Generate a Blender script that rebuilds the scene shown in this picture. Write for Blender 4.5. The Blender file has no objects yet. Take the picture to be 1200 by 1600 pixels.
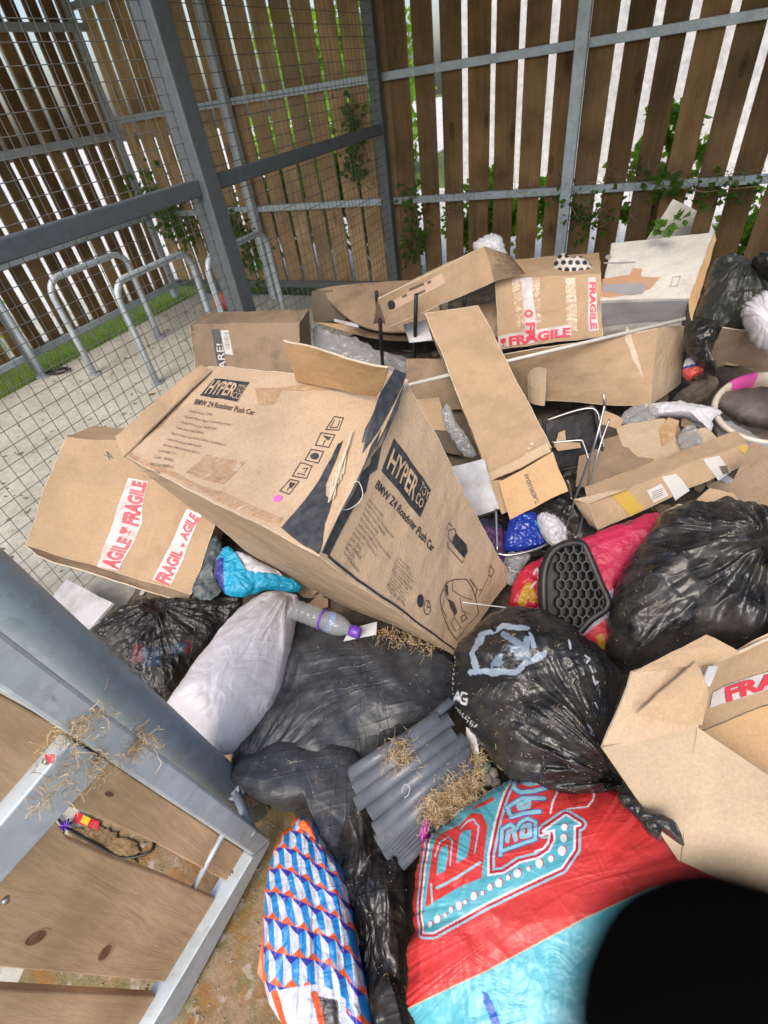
import bpy, bmesh, math, random
import numpy as np
from mathutils import Vector
random.seed(7); rng = np.random.RandomState(7)
S = bpy.context.scene
COL = S.collection
# ---------------------------------------------------------------- camera
F, HC = 770.0, 1.55
ROLL, PITCH = math.radians(9.2), math.atan(666/770.0)
FW = np.array([0, math.cos(PITCH), -math.sin(PITCH)])
_r0 = np.array([1.0, 0, 0]); _u0 = np.cross(_r0, FW)
_c, _s = math.cos(ROLL), math.sin(ROLL)
RT = _c*_r0 - _s*_u0
UP = _s*_r0 + _c*_u0
CAM = np.array([0, 0, HC])
cd = bpy.data.cameras.new('camera'); cam = bpy.data.objects.new('camera', cd); COL.objects.link(cam)
from mathutils import Matrix
mw = Matrix(((RT[0], UP[0], -FW[0], CAM[0]), (RT[1], UP[1], -FW[1], CAM[1]), (RT[2], UP[2], -FW[2], CAM[2]), (0, 0, 0, 1)))
cam.matrix_world = mw
cd.sensor_fit = 'VERTICAL'; cd.sensor_height = 36; cd.lens = 770/1600*36
cd.clip_start = 0.004; cd.clip_end = 400
cd.dof.use_dof = True; cd.dof.focus_distance = 1.15; cd.dof.aperture_fstop = 6.5
S.camera = cam
# ---------------------------------------------------------------- light
SUN_EL, SUN_AZ = 52, 205          # degrees; azimuth clockwise from +Y, behind the camera
w = bpy.data.worlds.new('World'); S.world = w; w.use_nodes = True
nt = w.node_tree; bg = nt.nodes['Background']
sky = nt.nodes.new('ShaderNodeTexSky'); sky.sky_type = 'NISHITA'; sky.sun_disc = False
sky.sun_elevation = math.radians(SUN_EL); sky.sun_rotation = math.radians(SUN_AZ)
sky.dust_density = 4.0; sky.air_density = 1.0; sky.ozone_density = 0.6
nt.links.new(sky.outputs[0], bg.inputs[0]); bg.inputs[1].default_value = 0.15
sl = bpy.data.lights.new('sun', 'SUN'); sl.energy = 0.95; sl.angle = math.radians(28); sl.color = (1, .96, .9)
so = bpy.data.objects.new('sun', sl); COL.objects.link(so)
sd = Vector((math.sin(math.radians(SUN_AZ))*math.cos(math.radians(SUN_EL)), math.cos(math.radians(SUN_AZ))*math.cos(math.radians(SUN_EL)), math.sin(math.radians(SUN_EL))))
so.rotation_euler = sd.to_track_quat('Z', 'Y').to_euler()
S.view_settings.view_transform = 'Standard'; S.view_settings.look = 'None'
S.view_settings.exposure = 0.84; S.view_settings.gamma = 1
# ---------------------------------------------------------------- geometry maths
def ray(x, y): return FW + RT*(x-600)/F - UP*(y-800)/F
def W(x, y, z):
    d = ray(x, y); return CAM + d*((z-HC)/d[2])
def Wd(x, y, dist):
    d = ray(x, y); return CAM + d/np.linalg.norm(d)*dist
def onpl(x, y, p0, n):
    d = ray(x, y); return CAM + d*(((p0-CAM)@n)/(d@n))
def proj(P):
    v = P-CAM; d = v@FW
    return np.stack([600+F*(v@RT)/d, 800-F*(v@UP)/d], -1)
def nrm(v): v = np.asarray(v, float); return v/np.linalg.norm(v)
def sstep(a, b, x):
    t = np.clip((x-a)/(b-a), 0, 1); return t*t*(3-2*t)
_perm = rng.permutation(256); _perm = np.concatenate([_perm]*3)
_g = rng.normal(size=(256, 3)); _g /= np.linalg.norm(_g, axis=1)[:, None]
def perlin(p):
    p = np.asarray(p, float); i = np.floor(p).astype(int); f = p-i; i &= 255
    u = f*f*f*(f*(f*6-15)+10); out = 0
    for dx in (0, 1):
        for dy in (0, 1):
            for dz in (0, 1):
                h = _perm[_perm[_perm[(i[..., 0]+dx) & 255]+((i[..., 1]+dy) & 255)]+((i[..., 2]+dz) & 255)]
                g = _g[h]; dd = (g*(f-np.array([dx, dy, dz]))).sum(-1)
                wx = u[..., 0] if dx else 1-u[..., 0]; wy = u[..., 1] if dy else 1-u[..., 1]; wz = u[..., 2] if dz else 1-u[..., 2]
                out = out+dd*wx*wy*wz
    return out*1.5
def fbm(p, o=4):
    a, s, r = 1, 0, 0
    p = np.array(p, float)
    for k in range(o): s = s+a*perlin(p+k*17.3); r += a; a *= .5; p = p*2.03
    return s/r
def ridged(p, o=3):
    a, s, r = 1, 0, 0
    p = np.array(p, float)
    for k in range(o): s = s+a*(1-np.abs(perlin(p+k*11.7))*2); r += a; a *= .5; p = p*2.1
    return s/r
# ---------------------------------------------------------------- scene helpers
class MB:
    def __init__(s): s.v = []; s.f = []; s.rim = []
    def add(s, v, f):
        n = len(s.v); s.v += [tuple(map(float, q)) for q in v]; s.f += [tuple(i+n for i in q) for q in f]
    def box(s, c, ax, ay, az, hx, hy, hz):
        c, ax, ay, az = map(np.asarray, (c, ax, ay, az)); v = []
        for i in (-1, 1):
            for j in (-1, 1):
                for k in (-1, 1): v.append(c+ax*hx*i+ay*hy*j+az*hz*k)
        s.add(v, [(0, 1, 3, 2), (4, 6, 7, 5), (0, 4, 5, 1), (2, 3, 7, 6), (0, 2, 6, 4), (1, 5, 7, 3)])
    def beam(s, a, b, w, h, side=None):
        a, b = np.asarray(a, float), np.asarray(b, float); d = nrm(b-a)
        u = nrm(np.cross(d, [0, 0, 1])) if side is None else nrm(np.asarray(side)-d*(np.asarray(side)@d))
        v = np.cross(d, u); s.box((a+b)/2, d, u, v, np.linalg.norm(b-a)/2, w/2, h/2)
    def tube(s, pts, r, n=8, cap=True):
        pts = [np.asarray(p, float) for p in pts]; m = len(pts)
        t = [nrm(pts[min(i+1, m-1)]-pts[max(i-1, 0)]) for i in range(m)]
        ref = np.array([0, 0, 1.]) if abs(t[0][2]) < .9 else np.array([1., 0, 0])
        u = nrm(np.cross(t[0], ref)); vs = []
        rr = r if hasattr(r, '__len__') else [r]*m
        for i in range(m):
            u = nrm(u-t[i]*(u@t[i])); v = np.cross(t[i], u)
            for k in range(n):
                a = 2*math.pi*k/n; vs.append(pts[i]+(u*math.cos(a)+v*math.sin(a))*rr[i])
        fs = [(i*n+k, i*n+(k+1) % n, (i+1)*n+(k+1) % n, (i+1)*n+k) for i in range(m-1) for k in range(n)]
        if cap: fs += [tuple(range(n))[::-1], tuple((m-1)*n+k for k in range(n))]
        s.add(vs, fs)
def tag(o, label=None, cat=None, group=None, kind=None):
    if label: o['label'] = label
    if cat: o['category'] = cat
    if group: o['group'] = group
    if kind: o['kind'] = kind
    elif label and 'kind' not in o: o['kind'] = 'thing'
    return o
def thing(name, label, cat, loc, group=None):
    o = bpy.data.objects.new(name, None); COL.objects.link(o); o.location = tuple(map(float, loc)); o.empty_display_size = .1
    return tag(o, label, cat, group)
def root_loc(o):
    v = np.zeros(3)
    while o is not None: v = v+np.array(o.location); o = o.parent
    return v
def obj(name, mb, mat, parent=None, smooth=False, bevel=0, label=None, colors=None):
    me = bpy.data.meshes.new(name)
    v = np.asarray(mb.v, float)
    off = root_loc(parent) if parent is not None else v.mean(0)*0
    if parent is None:
        off = np.array([v[:, 0].mean(), v[:, 1].mean(), v[:, 2].min()])
    me.from_pydata((v-off).tolist(), [], mb.f)
    me.update()
    if smooth: me.polygons.foreach_set('use_smooth', [True]*len(me.polygons))
    if colors is not None:
        ca = me.color_attributes.new('Col', 'FLOAT_COLOR', 'POINT')
        c4 = np.ones((len(v), 4)); c4[:, :3] = colors; ca.data.foreach_set('color', c4.ravel())
    o = bpy.data.objects.new(name, me); COL.objects.link(o)
    if mat: me.materials.append(mat)
    if mat and mb.rim and mat.name.startswith('kraft'):
        me.materials.append(M['edge'])
        for i in mb.rim: me.polygons[i].material_index = 1
    if parent is not None: o.parent = parent
    else: o.location = tuple(off)
    if bevel:
        b = o.modifiers.new('b', 'BEVEL'); b.width = bevel; b.segments = 2; b.limit_method = 'ANGLE'; b.angle_limit = .7
    if label: o['label'] = label
    return o
# ---------------------------------------------------------------- materials
def mat(name, col, rough=.6, metal=0, spec=.5):
    m = bpy.data.materials.new(name); m.use_nodes = True
    b = m.node_tree.nodes['Principled BSDF']; b.inputs['Base Color'].default_value = (*col, 1)
    b.inputs['Roughness'].default_value = rough; b.inputs['Metallic'].default_value = metal; b.inputs['Specular IOR Level'].default_value = spec
    return m
class N:
    def __init__(s, m): s.t = m.node_tree; s.b = s.t.nodes['Principled BSDF']; s.c = s.t.nodes.new('ShaderNodeTexCoord').outputs['Object']
    def node(s, ty, **k):
        n = s.t.nodes.new(ty)
        for a, b in k.items():
            if a.startswith('_'): n.inputs[a[1:].replace('_', ' ')].default_value = b
            else: setattr(n, a, b)
        return n
    def L(s, a, b): s.t.links.new(a, b)
    def vec(s, sc=(1, 1, 1), rot=(0, 0, 0), src=None):
        n = s.node('ShaderNodeMapping'); n.inputs['Scale'].default_value = sc; n.inputs['Rotation'].default_value = rot
        s.L(src or s.c, n.inputs[0]); return n.outputs[0]
    def noise(s, scale, det=5, v=None, rough=.55, dist=0):
        n = s.node('ShaderNodeTexNoise'); n.inputs['Scale'].default_value = scale; n.inputs['Detail'].default_value = det
        n.inputs['Roughness'].default_value = rough; n.inputs['Distortion'].default_value = dist
        s.L(v or s.c, n.inputs['Vector']); return n.outputs['Fac']
    def ramp(s, f, stops):
        n = s.node('ShaderNodeValToRGB'); e = n.color_ramp.elements
        while len(e) < len(stops): e.new(.5)
        for q, (p, c) in zip(e, stops): q.position = p; q.color = (*c, 1) if hasattr(c, '__len__') else (c, c, c, 1)
        s.L(f, n.inputs[0]); return n.outputs[0]
    def mix(s, f, a, b, mode='MIX'):
        n = s.node('ShaderNodeMix', data_type='RGBA', blend_type=mode)
        for sock, val in ((n.inputs[0], f), (n.inputs[6], a), (n.inputs[7], b)):
            if hasattr(val, 'is_output'): s.L(val, sock)
            elif hasattr(val, '__len__'): sock.default_value = (*val, 1)
            else: sock.default_value = val
        return n.outputs[2]
    def bump(s, h, st=.3, d=.01, prev=None):
        n = s.node('ShaderNodeBump'); n.inputs['Strength'].default_value = st; n.inputs['Distance'].default_value = d
        s.L(h, n.inputs['Height'])
        if prev is not None: s.L(prev, n.inputs['Normal'])
        s.L(n.outputs[0], s.b.inputs['Normal']); return n.outputs[0]
    def col(s, c): s.L(c, s.b.inputs['Base Color'])
    def rough(s, c): s.L(c, s.b.inputs['Roughness'])
def card(name, c=(.44, .29, .17), dirt=.35, flute=(0, 0, 1)):
    m = mat(name, c, .75, spec=.25); n = N(m)
    d = tuple(x*.52 for x in c); l = tuple(min(1, x*1.12) for x in c)
    big = n.ramp(n.noise(4.5, 6, rough=.6), [(.3, d), (.5, c), (.75, l)])
    st = n.ramp(n.noise(6.5, 9, rough=.68), [(.5, 0.), (.62, 1.)])
    fine = n.ramp(n.noise(160, 3), [(.3, .88), (.7, 1.05)])
    x = n.mix(dirt, c, big); x = n.mix(n.mix(1, st, (dirt*.8,)*3, 'MULTIPLY'), x, tuple(q*.42 for q in c))
    n.col(n.mix(1, x, fine, 'MULTIPLY'))
    wv = n.node('ShaderNodeTexWave', wave_type='BANDS'); wv.inputs['Scale'].default_value = 45; wv.inputs['Distortion'].default_value = 1.2; wv.inputs['Detail'].default_value = 2
    n.L(n.vec((1, 1, .2), (.4, .3, .2)), wv.inputs[0])
    mu = n.node('ShaderNodeTexVoronoi', feature='DISTANCE_TO_EDGE'); mu.inputs['Scale'].default_value = 5.5
    wp = n.node('ShaderNodeTexNoise'); wp.inputs['Scale'].default_value = 6; n.L(n.c, wp.inputs['Vector'])
    ad = n.node('ShaderNodeVectorMath', operation='MULTIPLY_ADD'); n.L(wp.outputs['Color'], ad.inputs[0]); ad.inputs[1].default_value = (.35, .35, .35); n.L(n.c, ad.inputs[2]); n.L(ad.outputs[0], mu.inputs['Vector'])
    crs = n.ramp(mu.outputs['Distance'], [(0, 0.), (.03, 1.)])
    b1 = n.bump(wv.outputs['Fac'], .05, .002); b1 = n.bump(crs, .09, .004, b1); b2 = n.bump(n.noise(14, 6), .35, .012, b1)
    return m
def creases(n, b, k=1.0):
    # long pulled fold lines of thin film, in three directions
    mk = n.ramp(n.noise(5, 3), [(.42, 0.), (.6, 1.)])
    for (sc, ro, w_, st) in (((1.2, 6, 1.4), (.3, .2, .6), .03, .5), ((4.5, 1.2, 2), (.1, .5, -.5), .025, .4), ((9, 20, 9), (.7, .1, 1.9), .05, .12)):
        f = n.noise(1.3, 2, n.vec(sc, ro), .5, 1.6); h = n.mix(1, n.ramp(f, [(.5-w_, 0.), (.5, 1.), (.5+w_*2.5, 0.)]), mk, 'MULTIPLY')
        b = n.bump(h, st*k, .006, b)
    return b
def plastic(name, c, rough=.32, dust=.3, dustc=(.16, .14, .115), crink=1.0, trans=0, scale=22):
    m = mat(name, c, rough, spec=.5); n = N(m)
    dn = n.ramp(n.noise(9, 8, rough=.7), [(.42, 0.), (.68, 1.)])
    sp = n.ramp(n.noise(75, 4, rough=.6), [(.58, 0.), (.68, 1.)])
    dm = n.mix(1, n.mix(.5, dn, sp, 'ADD'), (dust,)*3, 'MULTIPLY')
    n.col(n.mix(dm, c, dustc)); n.rough(n.ramp(dm, [(0, rough), (.6, min(.85, rough+.4))]))
    wv = n.node('ShaderNodeVectorMath', operation='ADD')
    nz = n.node('ShaderNodeTexNoise'); nz.inputs['Scale'].default_value = 9; n.L(n.c, nz.inputs['Vector'])
    sc = n.node('ShaderNodeVectorMath', operation='SCALE'); sc.inputs['Scale'].default_value = .12; n.L(nz.outputs['Color'], sc.inputs[0])
    n.L(n.c, wv.inputs[0]); n.L(sc.outputs[0], wv.inputs[1])
    vo = n.node('ShaderNodeTexVoronoi', feature='F1'); vo.inputs['Scale'].default_value = scale; n.L(wv.outputs[0], vo.inputs['Vector'])
    b1 = n.bump(vo.outputs['Distance'], .22*crink, .012)
    b2 = n.bump(n.noise(30, 4, rough=.6, dist=1.5), .22*crink, .006, b1); creases(n, b2, min(1, .35+crink*.6))
    if trans:
        n.b.inputs['Alpha'].default_value = 1-trans
    return m
def vplastic(name, rough=.35, crink=.7, dust=.12):
    m = mat(name, (1, 1, 1), rough, spec=.45); n = N(m)
    at = n.node('ShaderNodeAttribute', attribute_name='Col')
    dn = n.ramp(n.noise(14, 8, rough=.7), [(.45, 0.), (.75, 1.)])
    n.col(n.mix(n.mix(1, dn, (dust,)*3, 'MULTIPLY'), at.outputs['Color'], (.2, .17, .13)))
    b1 = n.bump(n.noise(13, 5, dist=2.2), .45*crink, .02); b2 = n.bump(n.noise(60, 4, dist=1), .12*crink, .004, b1); creases(n, b2, min(1, .3+crink*.5))
    return m
def wood(name, c, c2, rot=(0, 0, 0), ax=(14, 14, .8), knots=True, vary=True):
    m = mat(name, c, .8, spec=.2); n = N(m)
    oi = n.node('ShaderNodeObjectInfo')
    v = n.vec(ax, rot)
    gr = n.noise(1.6, 8, v, .6, .6); fine = n.noise(9, 6, v, .7)
    x = n.ramp(gr, [(.25, c2), (.5, c), (.8, tuple(min(1, q*1.35) for q in c))])
    x = n.mix(.55, x, n.ramp(fine, [(.3, tuple(q*.6 for q in c)), (.7, c)]))
    if knots:
        vo = n.node('ShaderNodeTexVoronoi', feature='F1'); vo.inputs['Scale'].default_value = 1
        n.L(n.vec((6.5, 6.5, 2.3), rot), vo.inputs['Vector'])
        k = n.ramp(vo.outputs['Distance'], [(.05, 1.), (.09, .5), (.11, .9), (.17, 0.)])
        x = n.mix(k, x, tuple(q*.35 for q in c))
    if vary:
        at = n.node('ShaderNodeAttribute', attribute_name='Col'); x = n.mix(1, x, at.outputs['Color'], 'MULTIPLY')
    dirt = n.ramp(n.noise(3.5, 6), [(.4, 0.), (.7, .6)])
    x = n.mix(dirt, x, tuple(q*.45 for q in c2)); n.col(x)
    n.bump(gr, .3, .01)
    return m
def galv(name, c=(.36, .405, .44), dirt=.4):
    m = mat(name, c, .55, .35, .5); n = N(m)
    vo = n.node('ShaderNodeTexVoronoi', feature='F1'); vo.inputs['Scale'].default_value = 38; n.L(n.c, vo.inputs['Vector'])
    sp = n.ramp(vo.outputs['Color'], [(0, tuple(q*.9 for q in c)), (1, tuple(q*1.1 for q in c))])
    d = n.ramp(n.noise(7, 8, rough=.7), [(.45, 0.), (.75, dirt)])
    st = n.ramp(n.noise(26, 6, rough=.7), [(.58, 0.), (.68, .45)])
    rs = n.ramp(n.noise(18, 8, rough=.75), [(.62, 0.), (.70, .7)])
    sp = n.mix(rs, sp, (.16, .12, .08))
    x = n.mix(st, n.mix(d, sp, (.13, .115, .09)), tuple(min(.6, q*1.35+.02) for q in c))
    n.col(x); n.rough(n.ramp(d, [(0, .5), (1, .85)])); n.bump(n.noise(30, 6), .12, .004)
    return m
M = {}
M['card'] = card('kraft_card', (.475, .34, .225), .2)
M['card2'] = card('kraft_card_warm', (.42, .29, .175), .28)
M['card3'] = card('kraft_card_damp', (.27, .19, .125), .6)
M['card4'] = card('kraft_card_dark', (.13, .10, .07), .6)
M['card5'] = card('kraft_inside', (.50, .32, .165), .25)
M['cardp'] = card('kraft_pale', (.43, .325, .22), .22)
M['edge'] = card('torn_edge', (.55, .46, .34), .3)
M['ink'] = mat('ink', (.022, .026, .032), .5); _n = N(M['ink']); _n.col(_n.ramp(_n.noise(60, 6), [(.35, (.018, .02, .026)), (.75, (.06, .06, .06))]))
M['inkb'] = mat('ink_brown', (.06, .042, .032), .7)
M['inkg'] = mat('ink_faded', (.14, .10, .075), .8)
M['kink'] = mat('kraft_print', (.45, .32, .2), .7)
M['tapew'] = mat('white_tape', (.62, .58, .57), .35); _n = N(M['tapew']); _n.col(_n.ramp(_n.noise(16, 6), [(.3, (.36, .31, .29)), (.6, (.54, .50, .49))])); _n.bump(_n.noise(40, 4, dist=1), .3, .003)
M['red'] = mat('red_ink', (.52, .035, .06), .45)
M['clear'] = mat('clear_tape', (.50, .33, .2), .14, spec=.9); _n = N(M['clear']); _n.col(_n.ramp(_n.noise(28, 6, dist=1.5), [(.35, (.36, .215, .11)), (.62, (.44, .29, .165)), (.70, (.52, .39, .27))])); _n.bump(_n.noise(24, 5, dist=2.5), .7, .006)
M['label'] = mat('paper_label', (.52, .50, .47), .55)
M['peach'] = mat('peach_label', (.56, .38, .27), .6)
M['yellow'] = mat('yellow_tape', (.46, .30, .045), .4)
M['bag'] = plastic('black_plastic', (.011, .011, .012), .27, .30, crink=.45, scale=14)
M['bagd'] = plastic('dusty_black_plastic', (.026, .030, .037), .4, .34, (.13, .125, .12), .7, scale=15)
M['bagg'] = plastic('glossy_black_plastic', (.010, .011, .013), .2, .18, crink=1.3)
M['bagol'] = plastic('olive_black_plastic', (.02, .022, .018), .35, .3, (.07, .07, .055), .5)
M['white'] = plastic('white_plastic', (.46, .45, .475), .36, .14, (.28, .24, .2), .3, scale=14)
M['whiteg'] = plastic('grey_film', (.34, .34, .345), .12, .06, (.14, .12, .1), .12, trans=.52, scale=20)
M['rag'] = plastic('crumpled_film', (.34, .335, .33), .25, .2, (.2, .17, .14), 1.4, trans=.25, scale=40)
M['film'] = plastic('clear_film', (.30, .31, .32), .15, .15, trans=.45)
M['cyan'] = plastic('cyan_plastic', (.015, .36, .56), .35, .06)
M['purple'] = plastic('purple_plastic', (.09, .02, .10), .3, .1)
M['blue'] = plastic('blue_plastic', (.008, .03, .26), .2, .05)
M['teal'] = plastic('teal_film', (.045, .065, .07), .4, .3, (.1, .1, .1))
M['redp'] = plastic('red_plastic', (.50, .02, .05), .4, .12, (.25, .1, .08))
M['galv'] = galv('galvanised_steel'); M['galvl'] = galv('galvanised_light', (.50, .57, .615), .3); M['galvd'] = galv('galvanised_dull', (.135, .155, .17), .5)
M['wire'] = mat('mesh_wire', (.17, .17, .16), .6, .3)
M['chrome'] = mat('chrome_wire', (.42, .41, .40), .3, .9)
M['blackp'] = mat('black_moulded', (.012, .012, .013), .5); _n = N(M['blackp']); _n.col(_n.ramp(_n.noise(30, 6), [(.45, (.007, .007, .008)), (.85, (.04, .036, .03))]))
M['board'] = mat('white_board', (.55, .55, .57), .5); _n = N(M['board']); _n.col(_n.ramp(_n.noise(12, 8), [(.35, (.33, .32, .31)), (.6, (.50, .50, .52))]))
M['pipe'] = mat('grey_upvc', (.06, .07, .09), .36); _n = N(M['pipe']); _n.col(_n.ramp(_n.noise(14, 8, rough=.7), [(.4, (.085, .10, .125)), (.85, (.17, .17, .17))]))
M['straw'] = mat('straw', (.46, .34, .19), .85, spec=.15); _n = N(M['straw']); _n.col(_n.ramp(_n.noise(40, 3), [(.35, (.32, .21, .10)), (.65, (.60, .46, .28))]))
M['twig'] = mat('twig', (.30, .21, .13), .85, spec=.2)
def leafmat(name, a, b):
    m = mat(name, a, .5, spec=.3); n = N(m); g = n.node('ShaderNodeNewGeometry')
    n.col(n.ramp(n.noise(6, 3), [(.35, a), (.65, b)])); m.node_tree.nodes['Principled BSDF'].inputs['Transmission Weight'].default_value = 0
    # thin leaves let light through
    t = n.node('ShaderNodeBsdfTranslucent'); t.inputs['Color'].default_value = (b[0]*2.4, b[1]*2.2, b[2]*1.2, 1)
    mx = n.node('ShaderNodeMixShader'); mx.inputs[0].default_value = .45
    out = m.node_tree.nodes['Material Output']; n.L(n.b.outputs[0], mx.inputs[1]); n.L(t.outputs[0], mx.inputs[2]); n.L(mx.outputs[0], out.inputs[0])
    return m
M['leaf'] = leafmat('leaf_green', (.08, .18, .02), (.18, .34, .04)); M['ivy'] = leafmat('ivy_leaf', (.035, .085, .015), (.09, .19, .03)); M['grass'] = leafmat('grass_blade', (.13, .21, .05), (.26, .36, .11))
M['plank'] = wood('fence_plank', (.30, .18, .08), (.10, .058, .027))
M['plankl'] = wood('fence_plank_pale', (.54, .36, .18), (.30, .19, .09))
M['gatew'] = wood('gate_plank', (.64, .43, .25), (.46, .285, .155), ax=(20, 20, 2.2), vary=False, knots=False)
# ---------------------------------------------------------------- shapes
def catmull(P, per=12, closed=True):
    P = np.asarray(P, float); n = len(P); out = []
    for i in range(n if closed else n-1):
        if closed: a, b, c, d = P[(i-1) % n], P[i], P[(i+1) % n], P[(i+2) % n]
        else: a, b, c, d = P[max(i-1, 0)], P[i], P[i+1], P[min(i+2, n-1)]
        for k in range(per):
            t = k/per; out.append(.5*((2*b)+(-a+c)*t+(2*a-5*b+4*c-d)*t*t+(-a+3*b-3*c+d)*t**3))
    if not closed: out.append(P[-1])
    return np.array(out)
def seg_d(p, a, b):
    a, b = np.asarray(a, float), np.asarray(b, float); ab = b-a
    t = np.clip(((p-a)@ab)/(ab@ab+1e-12), 0, 1); return np.linalg.norm(p-(a+t[:, None]*ab), axis=1)
def pl_d(p, pts, closed=False):
    d = np.full(len(p), 1e9); q = list(pts)+([pts[0]] if closed else [])
    for a, b in zip(q, q[1:]): d = np.minimum(d, seg_d(p, a, b))
    return d
def inside(p, poly):
    c = np.zeros(len(p), bool); n = len(poly)
    for i in range(n):
        (x1, y1), (x2, y2) = poly[i], poly[(i+1) % n]
        if y1 == y2: continue
        m = ((y1 > p[:, 1]) != (y2 > p[:, 1])) & (p[:, 0] < (x2-x1)*(p[:, 1]-y1)/(y2-y1)+x1); c ^= m
    return c
def heap_z(x, y):
    x = np.asarray(x, float); y = np.asarray(y, float)
    base = np.interp(y, [0, .4, .9, 1.4, 2.2, 3, 4, 4.8], [.10, .13, .22, .30, .33, .34, .30, .2])
    xl = np.interp(y, [0, .45, .6, .8, 1.0, 1.4, 2.0, 3.0, 4.8], [-.36, -.40, -.5, -.72, -.95, -1.22, -1.02, -.5, .6])
    return base*sstep(0, .32, x-xl)*sstep(.0, .5, 4.9-y-.577*(x-.35))
def bag(name, label, cat, out, zc, H=.12, D=.1, a=.5, ctr=None, knot=None, nk=9, kA=.02, A=.012, fs=7, st=(1, 1), mat=None, M_=200, K=48, colf=None, group=None, parent=None, prof=.5, seed=0, smooth_out=True, sharp=0, mk=True, nvec=None, rj=.035, fine=.2):
    """a filled sack: its outline lies on a tilted plane, it bulges to both sides and carries folds"""
    if name in ('film', 'grey_film', 'clear_bag', 'tissue', 'small_film', 'film_tube', 'white_liner', 'snack_packet', 'teal_film') or (name == 'white_bag' and M_ < 210): rj, prof, H, A, fs, fine, kA = .07, .9, H*.8, A*(.7 if name == 'white_bag' else 1.2), fs*.5, .35, 0
    px = catmull(out, 14) if smooth_out else np.array(out, float)
    if not smooth_out:
        q = []
        for i in range(len(px)):
            for k in range(14): q.append(px[i]+(px[(i+1) % len(px)]-px[i])*k/14)
        px = np.array(q)
    c2 = np.array(ctr if ctr is not None else px.mean(0), float)
    P0 = W(c2[0], c2[1], zc)
    n = nrm(nrm(CAM-P0)*(1-a)+np.array([0, 0, 1.])*a) if nvec is None else nrm(nvec)
    ang = np.linspace(0, 1, M_, endpoint=False)*len(px)
    i0 = ang.astype(int); fr = (ang-i0)[:, None]
    rim = px[i0]*(1-fr)+px[(i0+1) % len(px)]*fr
    tt = np.linspace(0, 2*math.pi, M_, endpoint=False); ext = np.ptp(px, axis=0).mean()
    jt = fbm(np.stack([np.cos(tt)*4.5, np.sin(tt)*4.5, np.full(M_, seed+c2[0])], -1), 4)*ext*rj
    rim = rim+(rim-c2)/(np.linalg.norm(rim-c2, axis=1)[:, None]+1e-6)*(jt[:, None]-ext*rj*.15)
    P3 = np.array([onpl(x, y, P0, n) for x, y in rim])
    ux = nrm(np.cross([0, 1., 0] if abs(n[1]) < .9 else [1., 0, 0], n)); uy = np.cross(n, ux)
    r = np.linspace(0, 1, K+1)[1:]**.8
    top = P0+(P3-P0)[None]*r[:, None, None]                      # K x M x 3
    flat = np.concatenate([P0[None], top.reshape(-1, 3)])
    rr = np.concatenate([[0], np.repeat(r, M_)])
    loc = np.stack([(flat-P0)@ux, (flat-P0)@uy], -1)
    size = np.abs(loc).max()
    env = np.clip(1-rr**2.4, 0, 1)**prof
    # folds
    sp = np.stack([loc[:, 0]*fs*st[0], loc[:, 1]*fs*st[1], np.full(len(loc), seed+zc*3)], -1)
    wv = fbm(sp*.7+31, 3)
    fold = ridged(sp+np.stack([wv, wv[::-1]*0, wv*0], -1)*.8, 3)*A + fbm(sp*.5+7, 3)*A*1.6
    cr = np.abs(perlin(np.stack([loc[:, 0]*fs*2.3*st[0]+wv*1.5, loc[:, 1]*fs*2.3*st[1]-wv, np.full(len(loc), seed+9.)], -1)))
    cr2 = np.abs(perlin(np.stack([loc[:, 0]*fs*5+wv*3, loc[:, 1]*fs*5, np.full(len(loc), seed+4.)], -1)))
    fold = fold+(np.minimum(cr, .35)*A*1.6+np.minimum(cr2, .3)*A*.7-.3*A)*fine*2
    if name == 'black_bag' and M_ >= 200: fold = fold+fbm(np.stack([loc[:, 0]*9, loc[:, 1]*9, np.full(len(loc), seed+2.)], -1), 2)*.022
    if knot is not None:
        kp = onpl(knot[0], knot[1], P0, n); kl = np.array([(kp-P0)@ux, (kp-P0)@uy]); dv = loc-kl
        rad = np.linalg.norm(dv, axis=1); th = np.arctan2(dv[:, 1], dv[:, 0])
        cs = np.stack([np.cos(th)*nk*.35, np.sin(th)*nk*.35, rad*2.5+seed], -1)
        rf = ridged(cs*1.3, 3)
        fold = fold+(rf-.5)*kA*np.clip(rad/.04, 0, 1)*np.exp(-rad/(size*.75))
        fold = fold-np.exp(-(rad/(size*.12))**2)*kA*1.5
    e2 = np.clip((1-rr)*9, 0, 1)
    up = flat+n*(H*env+fold*e2)[:, None]
    inpl = fbm(sp*1.3+50, 3)*A*.5
    up = up+ux*(inpl*e2)[:, None]
    dn = flat-n*(D*env)[:, None]
    nv = len(flat); nb = 1+(K-1)*M_
    V = np.concatenate([up, dn[:nb]])
    Fc = []
    def vi(k, m, b): 
        m %= M_
        if k < 0: return nv if b else 0
        if k == K-1: return 1+k*M_+m
        return (nv if b else 0)+1+k*M_+m
    for b in (0, 1):
        for m in range(M_):
            t = (vi(-1, 0, b), vi(0, m, b), vi(0, m+1, b)); Fc.append(t if not b else t[::-1])
        for k in range(K-1):
            for m in range(M_):
                t = (vi(k, m, b), vi(k+1, m, b), vi(k+1, m+1, b), vi(k, m+1, b)); Fc.append(t if not b else t[::-1])
    mb = MB(); mb.v = V.tolist(); mb.f = Fc
    cols = None
    if colf:
        pj = proj(flat); c = colf(pj); cols = np.concatenate([c, c[:nb]])
    o = obj(name, mb, mat, parent, smooth=True, colors=cols)
    if label: tag(o, label, cat, group)
    o['_n'] = 0; del o['_n']
    return o, (P0, n)
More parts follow.
